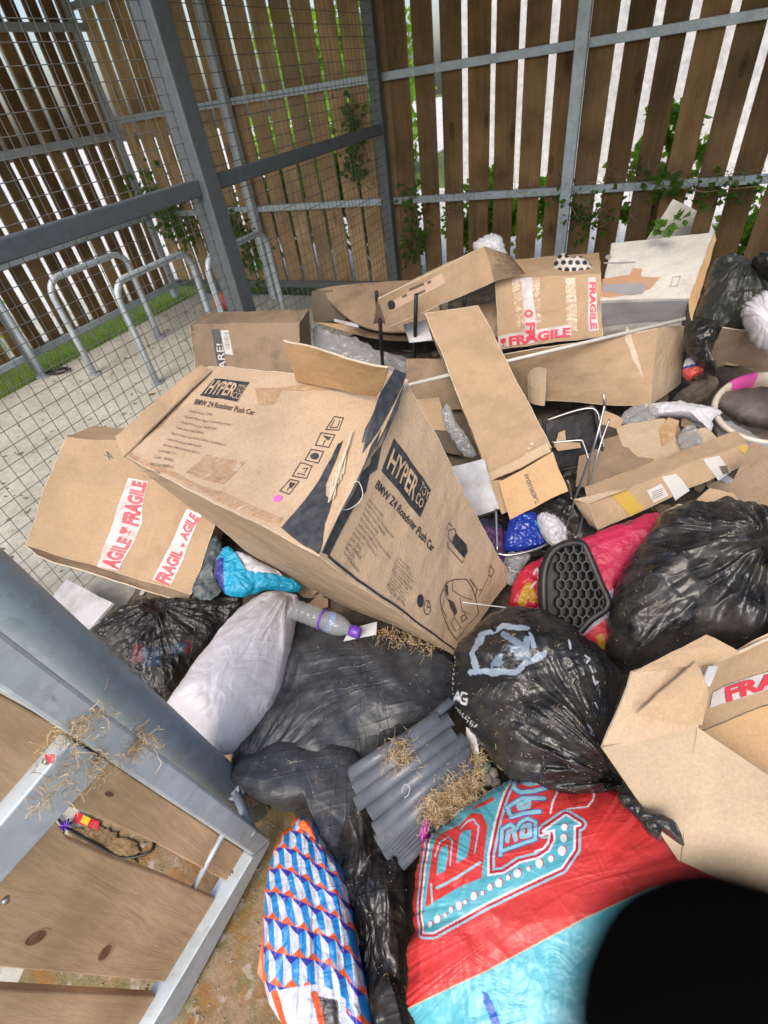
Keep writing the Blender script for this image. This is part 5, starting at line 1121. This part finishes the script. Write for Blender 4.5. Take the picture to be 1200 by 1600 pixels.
def bmc(p):
    red = (.52, .035, .032); teal = (.08, .34, .41); tl = (.22, .46, .54); wh = (.60, .60, .62); dr = (.42, .015, .03)
    c = np.tile(red, (len(p), 1)).astype(float); nz = fbm(np.stack([p[:, 0]*.06, p[:, 1]*.06, p[:, 0]*0], -1), 3)
    near = (p[:, 0] > 630) & (p[:, 0] < 940) & (p[:, 1] > 1190) & (p[:, 1] < 1500); ix = np.where(near)[0]; q_ = p[ix]
    ins = inside(q_, T1); d = pl_d(q_, T1, True); cc = c[ix]; out_ = ~ins
    cc[out_ & (d < 11)] = tl; cc[out_ & (d < 7.5)] = dr; cc[out_ & (d < 3.4)] = wh
    cc[ins] = teal; cc[ins & inside(q_, R1)] = red; cc[ins & (inside(q_, C1) | inside(q_, C2))] = teal; cc[ins & inside(q_, TB)] = red
    for L, w_ in ((o_([(185, 742), (300, 690), (430, 612)]), 2.0), (o_([(160, 830), (150, 720)]), 1.5), (o_([(168, 560), (195, 480), (240, 450), (268, 480), (258, 620)]), 1.2), (o_([(310, 410), (345, 365), (380, 355), (415, 400), (398, 555)]), 1.2)): cc[pl_d(q_, L) < w_] = tl
    for (a_, b_), r_ in zip(DOTS, DR):
        e = np.hypot((q_[:, 0]-a_)/ (r_*.85), (q_[:, 1]-b_)/(r_*1.1)); cc[(np.hypot((q_[:, 0]-a_-1.6)/(r_*.85), (q_[:, 1]-b_+1.2)/(r_*1.1)) < 1)] = dr; cc[e < 1] = wh
    for L, w_ in STW:
        dd = pl_d(q_, L); m_ = ~ins; cc[m_ & (dd < w_+1.8)] = (.05, .10, .28) if w_ > 2 else tl; cc[m_ & (dd < w_)] = tl
    for L in (o_([(862, 150), (850, 190), (820, 260), (805, 330)]), o_([(1060, 180), (1045, 240), (1010, 290), (900, 300)]), o_([(720, 555), (760, 540), (790, 510), (800, 450), (745, 465)])): cc[(pl_d(q_, L) < 1.4) & ~ins] = wh
    c[ix] = cc
    yl = np.interp(p[:, 0], [600, 640, 765, 900, 1000, 1060], [1590, 1576, 1521, 1448, 1400, 1385]); cy = p[:, 1] > yl
    c[cy] = (.09, .38, .46); c[cy & (nz > .15)] = (.14, .44, .52); c[np.abs(p[:, 1]-yl) < 1.0] = (.45, .40, .25)
    for L in strokes('BARGAINS', (742, 1567), (21, -11), (-2, -27))+strokes('BARGAINS', (780, 1622), (24, -12.5), (-2, -30)):
        c[cy & (pl_d(p, L) < 2.6)] = (.15, .46, .52)
    d = pl_d(p, [(763, 1556), (772, 1575), (780, 1600), (790, 1640)]); c[cy & (d < 6)] = (.01, .08, .36)
    d = pl_d(p, [(752, 1556), (748, 1578)]); c[cy & (d < 9)] = (.2, .62, .7)
    return c
M['shop'] = vplastic('shop_bag_plastic', .34, .5, .06)
bag('shop_bag', 'big red and cyan shop bag with bubble lettering in the front right', 'bag', [(652, 1330), (672, 1305), (720, 1262), (775, 1228), (830, 1215), (900, 1225), (960, 1235), (1010, 1262), (1060, 1310), (1110, 1360), (1150, 1420), (1160, 1540), (1100, 1680), (900, 1730), (740, 1720), (655, 1620), (636, 1560), (634, 1480), (645, 1400)], .30, .10, .08, .6, mat=M['shop'], colf=bmc, A=.014, fs=3.2, M_=760, K=230, seed=9, fine=.12)
# ---------------------------------------------------------------- patterned bag
def geo(p):
    q_ = p-np.array([430, 1300.]); th = -.30; x = q_[:, 0]*math.cos(th)-q_[:, 1]*math.sin(th)*.0; 
    xx = q_[:, 0]; yy = q_[:, 1]
    xc = xx+10-.12*yy; y2 = np.clip(yy-(.12*xc+.0031*xc*np.abs(xc))+4*np.sin(xx*.05+yy*.015), -20, 600); v = np.log(1+.09*y2/30)/.09; u = (xx-.10*yy+3*np.sin(yy*.03))/(17+yy*.028)+.5*np.floor(v)
    fu = u-np.floor(u); fv = v-np.floor(v); tri = np.abs(fv-.5)*2
    e = fu+.12*(fv-.5)*np.where(fu < .5, 1, -1)
    c = np.tile((.50, .52, .58), (len(p), 1)); c[e < .5] = (.01, .20, .52)
    du = np.minimum(fu, 1-fu)*2; dv = np.where(fv > .5, 1-fv, fv); dm = du/.95+dv/.27
    du2 = np.abs(fu-.5)*2
    c[(dm < 1) & (fv > .5)] = (.62, .10, .03); c[(dm < 1) & (fv <= .5)] = (.02, .03, .30)
    c[inside(p, [(424, 1552), (455, 1545), (505, 1538), (545, 1560), (552, 1700), (440, 1700)])] = (.50, .52, .60)
    c[inside(p, [(498, 1556), (532, 1562), (540, 1640), (512, 1640)])] = (.05, .045, .05)
    c[(pl_d(p, [(497, 1554), (508, 1600), (518, 1640)]) < 5) | (pl_d(p, [(436, 1552), (446, 1590), (462, 1640)]) < 6)] = (.62, .09, .02)
    edge = p[:, 0]-np.interp(p[:, 1], [1280, 1350, 1450, 1540, 1600], [470, 418, 411, 414, 424]); c[edge < 3] = (.72, .12, .02)
    return c
M['geo'] = vplastic('patterned_plastic', .3, .6, .04)
bag('patterned_bag', 'blue white and orange patterned carrier bag standing at the front left of the pile', 'bag', [(452, 1292), (468, 1276), (492, 1290), (508, 1320), (535, 1360), (550, 1420), (566, 1500), (584, 1600), (590, 1660), (500, 1670), (440, 1600), (414, 1545), (409, 1480), (412, 1420), (420, 1360), (436, 1312)], .25, .06, .05, .5, mat=M['geo'], colf=geo, fine=.2, A=.017, fs=8, st=(2.0, .35), M_=560, K=150, seed=2, prof=.35, rj=.02)
flat('orange_lining', 'plain orange lining of a carrier bag sticking out below the patterned bag', 'bag', [(402, 1520, .20), (428, 1565, .19), (440, 1480, .22), (412, 1440, .23)], mat('orange_plastic', (.72, .12, .02), .35), .003, .008, seed=5)
bag('orange_lining', 'orange fold at the tip of the patterned bag', 'bag', [(466, 1290), (474, 1280), (486, 1290), (494, 1312), (486, 1306)], .37, .01, .01, .4, mat=mat('orange_plastic2', (.72, .12, .02), .35), A=.006, fs=20, M_=50, K=10)
# ---------------------------------------------------------------- centre black sheeting and sacks
bag('black_bag', 'wide dusty black sack in front of the huge toy carton', 'rubbish bag', [(440, 1000), (462, 962), (500, 960), (580, 985), (640, 1000), (705, 1028), (712, 1080), (705, 1120), (640, 1150), (560, 1200), (500, 1250), (440, 1270), (400, 1240), (360, 1200), (380, 1150), (420, 1080)], .24, .07, .1, .7, mat=M['bagd'], A=.009, fs=3.0, M_=360, K=90, seed=11, knot=(380, 1230), kA=.02, fine=.15)
bag('black_bag', 'dark folded sack end below the pipes, running down to the frame bottom', 'rubbish bag', [(500, 1330), (545, 1250), (570, 1230), (610, 1300), (640, 1340), (640, 1420), (632, 1500), (640, 1600), (655, 1690), (585, 1700), (575, 1600), (560, 1500), (545, 1420), (520, 1370)], .20, .05, .1, .7, mat=M['bag'], A=.022, fs=7, st=(1.5, .7), M_=260, K=60, seed=12)
bag('black_bag', 'smooth black sack flank between the gate post and the grey pipes', 'rubbish bag', [(360, 1200), (430, 1160), (500, 1150), (560, 1180), (570, 1240), (545, 1300), (520, 1350), (500, 1320), (480, 1260), (430, 1260), (385, 1240)], .255, .04, .08, .65, mat=M['bagd'], A=.009, fs=3.5, M_=260, K=60, seed=13, fine=.15)
# ---------------------------------------------------------------- grey channels / pipes
t = thing('plastic_gutters', 'stack of dark grey plastic gutter lengths in the front middle', 'gutter', W(640, 1230, .22))
rows = [((552, 1212), (690, 1118)), ((556, 1232), (706, 1122)), ((563, 1252), (716, 1140)), ((572, 1275), (722, 1158)), ((583, 1300), (728, 1172))]
def chan(a_, b_, z0, z1, r, nm='gutter', th=.003, flip=1):
    a_, b_ = W(*a_, z0), W(*b_, z1); d = nrm(b_-a_); sd_ = nrm(np.cross(d, [0, 0, 1.])); up = np.cross(sd_, d); up = up if up[2] > 0 else -up
    mb = MB(); K_ = 12
    for R_ in (r, r-th): mb.add([p+sd_*R_*math.cos(q)*1.15+up*R_*math.sin(q) for p in (a_, b_) for q in np.linspace(-.25, math.pi+.25, K_)], [(i, i+1, K_+i+1, K_+i) if R_ == r else (i, K_+i, K_+i+1, i+1) for i in range(K_-1)])
    n0 = 2*K_; mb.f += [(i, n0+i, n0+i+1, i+1) for i in range(K_-1)]+[(K_+i, K_+i+1, n0+K_+i+1, n0+K_+i) for i in range(K_-1)]+[(0, K_, n0+K_, n0), (K_-1, n0+K_-1, n0+2*K_-1, 2*K_-1)]
    obj(nm, mb, M['pipe'], t, True)
rd3 = random.Random(4)
zz = [.315, .312, .306, .298, .288]
for (a_, b_), z_ in zip(rows, zz): dd = rd3.uniform(-7, 7); chan((a_[0]+dd, a_[1]-dd*.68), (b_[0]+dd, b_[1]-dd*.68), z_+rd3.uniform(-.004, .006), z_+.06, .0158)
chan((592, 1318), (735, 1190), .272, .33, .018); chan((600, 1333), (715, 1235), .255, .30, .015); chan((548, 1208), (640, 1150), .335, .36, .013); chan((642, 1150), (706, 1095), .35, .38, .010)
for k in range(7):
    mb = MB(); a_, b_ = W(604+k*4.5, 1330+k*3.2, .262-k*.004), W(688+k*4, 1240+k*6, .30-k*.004); mb.beam(a_+Z*.02, b_+Z*.02, .007, .002, UP); obj('thin_strip', mb, M['pipe'], t)
chan((625, 1350), (672, 1300), .24, .26, .014)
mb = MB(); tufts(mb, W(624, 1180, .36), 140, .018, .045, .0005, 3, .2, .8); tag(obj('dry_grass', mb, M['straw']), 'dry grass ball stuck at the top of the grey gutters', 'dry grass')
for x, y in ((618, 1192), (628, 1240)):
    mb = MB(); mb.tube(catmull([W(x, y, .35)+np.array(q_)*.016 for q_ in ((0, 0, .2), (.5, 1, .3), (1.2, .6, .3), (.9, -.3, .2), (.3, -.6, .1))], 5, False), .0012, 5); obj('clip_wire', mb, M['board'], t)
# straw + rubble
o = thing('straw_clump', 'brown coir straw clump between the gutters and the red shop bag', 'straw', W(700, 1245, .26))
mb = MB()
for k in range(22):
    a_ = rng.uniform(0, 1, 2); tufts(mb, W(672+a_[0]*62, 1200+a_[1]*88-a_[0]*18, .30+.02*a_[0]), 170, .014, .055, .0006, 100+k, .1, .9, 6)
obj('fibres', mb, M['straw'], o)
bag('straw_bed', 'matted brown mass under the coir straw clump', 'straw', [(668, 1230), (690, 1195), (730, 1185), (745, 1215), (735, 1260), (700, 1295), (672, 1292)], .275, .03, .05, .6, mat=gm('straw_mass', [(.35, (.12, .08, .04)), (.6, (.3, .2, .1))], 30, .8), A=.012, fs=20, M_=90, K=20)
def lump(name, lab, cat, x, y, z, r, m, seed=0, sq=(1, 1, .7)):
    bm = bmesh.new(); bmesh.ops.create_icosphere(bm, subdivisions=3, radius=1); c = W(x, y, z); v = np.array([q_.co[:] for q_ in bm.verts]); d = 1+fbm(v*1.3+seed, 3)*.6
    mb = MB(); mb.v = (c+v*d[:, None]*r*np.array(sq)).tolist(); mb.f = [tuple(w_.index for w_ in f.verts) for f in bm.faces]; bm.free(); return tag(obj(name, mb, m, smooth=True), lab, cat)
M['stone'] = gm('stone', [(.3, (.22, .19, .16)), (.6, (.36, .32, .28))], 20, .5); M['green'] = gm('green_stone', [(.3, (.06, .13, .11)), (.6, (.11, .2, .17))], 20, .4)
lump('stone', 'green rounded stone among rubble left of the shop bag', 'stone', 752, 1195, .30, .022, M['green'], 2)
for k, (x, y, r) in enumerate(((738, 1222, .014), (760, 1218, .016), (770, 1208, .012), (748, 1232, .012), (775, 1225, .013))): lump('stone', 'pale rubble piece beside the green stone, %s' % ('left and low', 'directly below it', 'to its right', 'lowest one', 'rightmost one')[k], 'stone', x, y, .29, r, M['stone'], k+5)
flat('white_scrap', 'small white paper scrap under the printed black sack by the gutter ends', 'scrap', [(730, 1178, .32), (748, 1180, .32), (742, 1150, .35), (728, 1138, .36)], M['board'], .002, .006, seed=9)
bag('purple_wrapper', 'magenta wrapper sliver between the gutters and the shop bag', 'wrapper', [(655, 1305), (660, 1285), (668, 1262), (674, 1278), (672, 1300), (662, 1318)], .285, .01, .01, .6, mat=mat('magenta', (.35, .02, .26), .3), A=.006, fs=20, M_=50, K=10)
# ---------------------------------------------------------------- white sack, bottle, cyan bag, left sack
bag('white_bag', 'long full white sack leaning in front of the left fragile carton', 'rubbish bag', [(262, 1100), (290, 1060), (340, 990), (385, 945), (420, 925), (460, 928), (466, 945), (458, 1000), (450, 1040), (432, 1100), (402, 1140), (372, 1172), (345, 1181), (310, 1160), (270, 1125)], .33, .085, .07, .42, knot=(455, 928), mat=M['white'], A=.010, fs=5, st=(1, 1), kA=.034, nk=6, M_=320, K=80, seed=21, fine=.3, rj=.02)
mb = MB(); L = [W(422+ (x-422), y, z) for x, y, z in ((455, 950, .42), (448, 1000, .41), (436, 1050, .39), (428, 1095, .35))]
def revolve(mb, a_, b_, prof, n_=28):
    a_, b_ = np.asarray(a_), np.asarray(b_); d = b_-a_; L_ = np.linalg.norm(d); d = d/L_; u = nrm(np.cross(d, [0, 0, 1.])); v = np.cross(d, u)
    mb.add([a_+d*L_*t_+(u*math.cos(q)+v*math.sin(q))*r_ for t_, r_ in prof for q in np.linspace(0, 2*math.pi, n_, endpoint=False)], [(j*n_+i, j*n_+(i+1) % n_, (j+1)*n_+(i+1) % n_, (j+1)*n_+i) for j in range(len(prof)-1) for i in range(n_)])
glass = mat('clear_pet', (.5, .52, .54), .06, spec=.7); glass.node_tree.nodes['Principled BSDF'].inputs['Transmission Weight'].default_value = .0; glass.node_tree.nodes['Principled BSDF'].inputs['Alpha'].default_value = .26
ba, bb = W(455, 950, .44), W(563, 990, .42); t = thing('water_bottle', 'small clear plastic bottle with purple cap lying by the toy carton', 'bottle', (ba+bb)/2)
mb = MB(); R_ = .030; pr = [(0, .004), (.01, R_*.8)]+[(.03+.5*k/24, R_*(1 if k % 4 < 2 else .93)) for k in range(25)]+[(.56, R_), (.62, R_*1.02), (.70, R_*.98), (.78, R_*.78), (.84, R_*.5), (.88, R_*.42)]; revolve(mb, ba, bb, pr); obj('body', mb, glass, t, True)
M['vio'] = mat('violet_plastic', (.13, .04, .36), .35)
mb = MB(); revolve(mb, ba, bb, [(.46, R_*.97), (.46, R_*1.03), (.49, R_*1.03), (.49, R_*.97)]); obj('label_band', mb, M['vio'], t, True)
mb = MB(); revolve(mb, ba, bb, [(.86, .001), (.86, .0155), (.90, .017), (.98, .0165), (1.0, .013), (1.005, .0)]); obj('cap', mb, M['vio'], t, True)
mb = MB(); revolve(mb, ba, bb, [(.50, R_*1.025), (.58, R_*1.03)], 28); mb.f = mb.f[3:15]; obj('label', mb, mat('bottle_label', (.04, .25, .6), .4), t, True)
flat('paper_scrap', 'white paper scrap under the purple bottle cap', 'paper', [(535, 1000, .385), (588, 992, .385), (588, 972, .40), (545, 980, .40)], M['board'], .002, .005, seed=12)
mb = MB()
for k in range(5): tufts(mb, W(596+k*18, 990+k*5, .37-k*.01), 30, .012, .035, .0005, 70+k, .1, .7)
tag(obj('dry_grass', mb, M['straw']), 'dry grass along the lower edge of the huge toy carton', 'dry grass')
def cy(p):
    c = np.tile((.012, .30, .50), (len(p), 1)); c[(p[:, 0] < 352) & (p[:, 1] > 875)] = (.03, .04, .22); return c
bag('cyan_bag', 'bright cyan carrier bag under the huge toy carton', 'bag', [(335, 880), (345, 860), (358, 853), (368, 866), (380, 892), (410, 905), (440, 900), (470, 912), (462, 926), (420, 922), (380, 932), (350, 928), (336, 905)], .36, .035, .03, .5, mat=vplastic('cyan_print', .35, .8, .05), colf=cy, A=.012, fs=16, M_=240, K=56, prof=.8, rj=.06)
bag('white_liner', 'white inner liner showing above the cyan bag', 'bag', [(366, 862), (390, 868), (440, 895), (438, 908), (410, 912), (382, 900), (370, 884)], .375, .02, .03, .5, mat=M['white'], A=.012, fs=12, M_=110, K=24)
bag('teal_film', 'dark teal clear film at the right side of the left fragile carton', 'film', [(300, 925), (312, 890), (332, 838), (345, 842), (350, 870), (338, 900), (345, 925), (320, 940)], .33, .02, .03, .4, mat=M['teal'], A=.010, fs=10, M_=120, K=26)
def lb(p):
    c = np.tile((.013, .013, .014), (len(p), 1)); wv = fbm(np.stack([p[:, 0]*.06, p[:, 1]*.06, p[:, 0]*0], -1), 3)
    q_ = p+np.stack([wv*6, wv*6], -1)
    c[(np.abs(q_[:, 0]-248) < 14) & (np.abs(q_[:, 1]-1036) < 14)] = (.012, .03, .055); c[(np.abs(q_[:, 0]-225) < 7) & (np.abs(q_[:, 1]-1030) < 14)] = (.07, .012, .013)
    c[(np.abs(q_[:, 0]-290) < 16) & (np.abs(q_[:, 1]-1022) < 7)] = (.013, .035, .06); c[(np.abs(q_[:, 0]-300) < 5) & (np.abs(q_[:, 1]-1020) < 10)] = (.07, .012, .013); return c
bag('black_bag', 'thin black sack with coloured packets showing through, left of the long white sack', 'rubbish bag', [(142, 990), (165, 965), (205, 940), (240, 936), (300, 935), (350, 930), (390, 935), (380, 960), (340, 1000), (290, 1060), (262, 1100), (230, 1090), (195, 1050), (165, 1015)], .22, .07, .08, .5, mat=vplastic('thin_black_plastic', .3, 1.2, .2), colf=lb, A=.018, fs=7, M_=300, K=70, seed=31, knot=(250, 955), kA=.02)
flat('floor_tile', 'grey white flat panel on the floor below the left fragile carton', 'panel', [(133, 990, .10), (178, 942, .14), (104, 905, .14), (76, 940, .10)], M['board'], .012, .002, seed=15)
# floor litter near the gate
flat('sweet_wrapper', 'tiny red and yellow sweet wrapper seen through the gap of the gate boards', 'wrapper', [(112, 1283, .012), (152, 1298, .012), (156, 1284, .012), (118, 1268, .012)], mat('wrapper_red', (.55, .02, .04), .3), .002, .002, seed=16)
flat('sweet_wrapper', 'yellow end of the sweet wrapper beside the red part', 'wrapper', [(124, 1284, .016), (134, 1289, .016), (140, 1278, .016), (129, 1273, .016)], mat('wrapper_yellow', (.6, .45, .02), .3), .001, .001, seed=17)
t = thing('gift_bow', 'tiny purple gift bow on the floor behind the gate boards', 'bow', W(102, 1292, .01))
for k in range(7):
    a_ = k*.9; c_ = W(102, 1292, .02); mb = MB(); mb.tube([c_, c_+np.array([math.cos(a_), math.sin(a_), .6])*.014, c_+np.array([math.cos(a_+.4), math.sin(a_+.4), .2])*.02, c_], .003, 5); obj('loop', mb, M['vio'], t, True)
mb = MB(); mb.tube(catmull([W(*q_) for q_ in ((80, 1260, .01), (100, 1290, .012), (150, 1320, .02), (190, 1340, .012), (235, 1330, .012), (240, 1300, .01))], 6, False), .004, 6); tag(obj('black_cable', mb, M['blackp'], smooth=True), 'thin black cable on the ground behind the gate boards', 'cable')
bag('leaf_litter', 'dark soggy leaf litter on the ground behind the gate', 'litter', [(130, 1285), (190, 1300), (215, 1335), (180, 1360), (120, 1330), (105, 1310)], .010, .002, .004, 1, mat=M['deadleaf'], A=.004, fs=60, M_=90, K=20, rj=.3)
mb = MB(); rd = random.Random(12)
for k in range(900):
    x, y = rd.uniform(-1.0, -.2), rd.uniform(.0, .75); s_ = rd.uniform(.001, .004)*(2 if rd.random() < .08 else 1); p = np.array([x, y, .004+s_*.3]); a_ = rd.uniform(0, 6)
    u_, v_ = np.array([math.cos(a_), math.sin(a_), 0])*s_, np.array([-math.sin(a_), math.cos(a_), 0])*s_*rd.uniform(.4, 1); mb.add([p-u_-v_, p+u_-v_*.6, p+u_*.7+v_, p-u_+v_*.8, p+Z*s_*.8], [(0, 1, 4), (1, 2, 4), (2, 3, 4), (3, 0, 4)])
tag(obj('grit', mb, M['stone']), kind='stuff')
# scattered straw bits and flecks lying on the sacks
mb = MB(); rd = random.Random(5)
dg = bpy.context.evaluated_depsgraph_get(); dg.update()
for k in range(3400):
    x, y = rd.uniform(150, 1190), rd.uniform(440, 1560)
    if y > 1250 and x > 640 and rd.random() < .85: continue
    d_ = ray(x, y); h, loc, no, _, ob_, _ = S.ray_cast(dg, Vector(CAM.tolist()), Vector(nrm(d_).tolist()))
    if not h or ob_ is None or loc.z < .12: continue
    nm = ob_.name
    if not (nm.startswith(('black_bag', 'gutter', 'shop_bag', 'near_wall', 'thin_strip', 'white_bag', 'rubbish_bed', 'carton', 'panel', 'layer', 'flap'))): continue
    if nm.startswith(('shop', 'near', 'white_bag', 'carton', 'flap')) and rd.random() < .8: continue
    n_ = np.array(no); 
    if n_@(CAM-np.array(loc)) < 0: n_ = -n_
    p = np.array(loc)+n_*.0012; u_ = nrm(np.cross(n_, [rd.gauss(0, 1), rd.gauss(0, 1), rd.gauss(0, 1)]))
    if rd.random() < .22:
        L_ = rd.uniform(.004, .016); v_ = nrm(np.cross(n_, u_)); mb.tube([p, p+u_*L_*.5+v_*L_*.15+n_*.002, p+u_*L_], .00035, 3, False)
    else:
        s_ = rd.uniform(.0005, .0016); v_ = np.cross(n_, u_); mb.add([p-u_*s_, p-v_*s_*.7, p+u_*s_, p+v_*s_*.8, p+n_*s_*.5], [(0, 1, 4), (1, 2, 4), (2, 3, 4), (3, 0, 4)])
tag(obj('straw_flecks', mb, M['straw']), kind='stuff')
# torn bits of card lying in the hollows of the pile
rd = random.Random(77); nb_ = 0
for k in range(900):
    if nb_ >= 44: break
    x, y = rd.uniform(470, 1195), rd.uniform(520, 960)
    if rd.random() < .25: x, y = rd.uniform(120, 420), rd.uniform(900, 1080)
    h, loc, no, _, ob_, _ = S.ray_cast(dg, Vector(CAM.tolist()), Vector(nrm(ray(x, y)).tolist()))
    if not h or not ob_.name.startswith('rubbish_bed'): continue
    c = np.array(loc); s_ = rd.uniform(.015, .055); a0_ = rd.uniform(0, 6); k_ = rd.randint(5, 8)
    tl_ = nrm([rd.gauss(0, .35), rd.gauss(-.2, .35), 1]); u_ = nrm(np.cross(tl_, [0, 1, 0])); v_ = np.cross(tl_, u_)
    out_ = [c+tl_*.012+(u_*math.cos(a0_+q*6.283/k_)+v_*.75*math.sin(a0_+q*6.283/k_))*s_*rd.uniform(.6, 1.1) for q in range(k_)]
    mb = MB(); mb.v = out_+[p-tl_*.003 for p in out_]; mb.f = [tuple(range(k_)), tuple(range(2*k_-1, k_-1, -1))]+[(i, i+k_, (i+1) % k_+k_, (i+1) % k_) for i in range(k_)]
    m_ = rd.choice(['card3', 'card2', 'card4', 'cardp', 'board', 'card3'])
    if m_ == 'board': tag(obj('paper_bit', mb, M[m_]), 'small torn white paper bit lying in a dark hollow of the pile', 'paper', 'torn paper bits in the pile')
    else: tag(obj('cardboard_bit', mb, M[m_]), 'small torn brown cardboard bit lying in a dark hollow of the pile', 'cardboard', 'torn cardboard bits in the pile')
    nb_ += 1
# ---------------------------------------------------------------- photographer's fingertip close to the lens
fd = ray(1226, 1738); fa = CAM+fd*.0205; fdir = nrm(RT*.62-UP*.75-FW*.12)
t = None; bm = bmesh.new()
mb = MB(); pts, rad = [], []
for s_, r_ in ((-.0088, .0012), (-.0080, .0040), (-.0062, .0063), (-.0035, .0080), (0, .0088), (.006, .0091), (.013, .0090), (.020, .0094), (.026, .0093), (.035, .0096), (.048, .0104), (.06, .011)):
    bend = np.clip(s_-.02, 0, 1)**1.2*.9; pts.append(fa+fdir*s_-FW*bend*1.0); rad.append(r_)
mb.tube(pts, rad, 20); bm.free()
M['finger'] = mat('fingertip_painted_shade', (.002, .0018, .0018), .9, spec=.02)  # shade on the skin is put into this near-black base colour
ft_ = obj('fingertip', mb, M['finger'], smooth=True); tag(ft_, 'out of focus fingertip with its shade painted black, covering the lower right corner', 'finger')

# repeats of a kind share a group
from collections import Counter
tops = [o for o in COL.objects if o.parent is None and o.get('label') and not o.get('group')]
base = lambda o: o.name.split('.')[0]; cn = Counter(base(o) for o in tops)
for o in tops:
    if cn[base(o)] >= 3: o['group'] = base(o).replace('_', ' ')+' pieces lying in the rubbish pile'
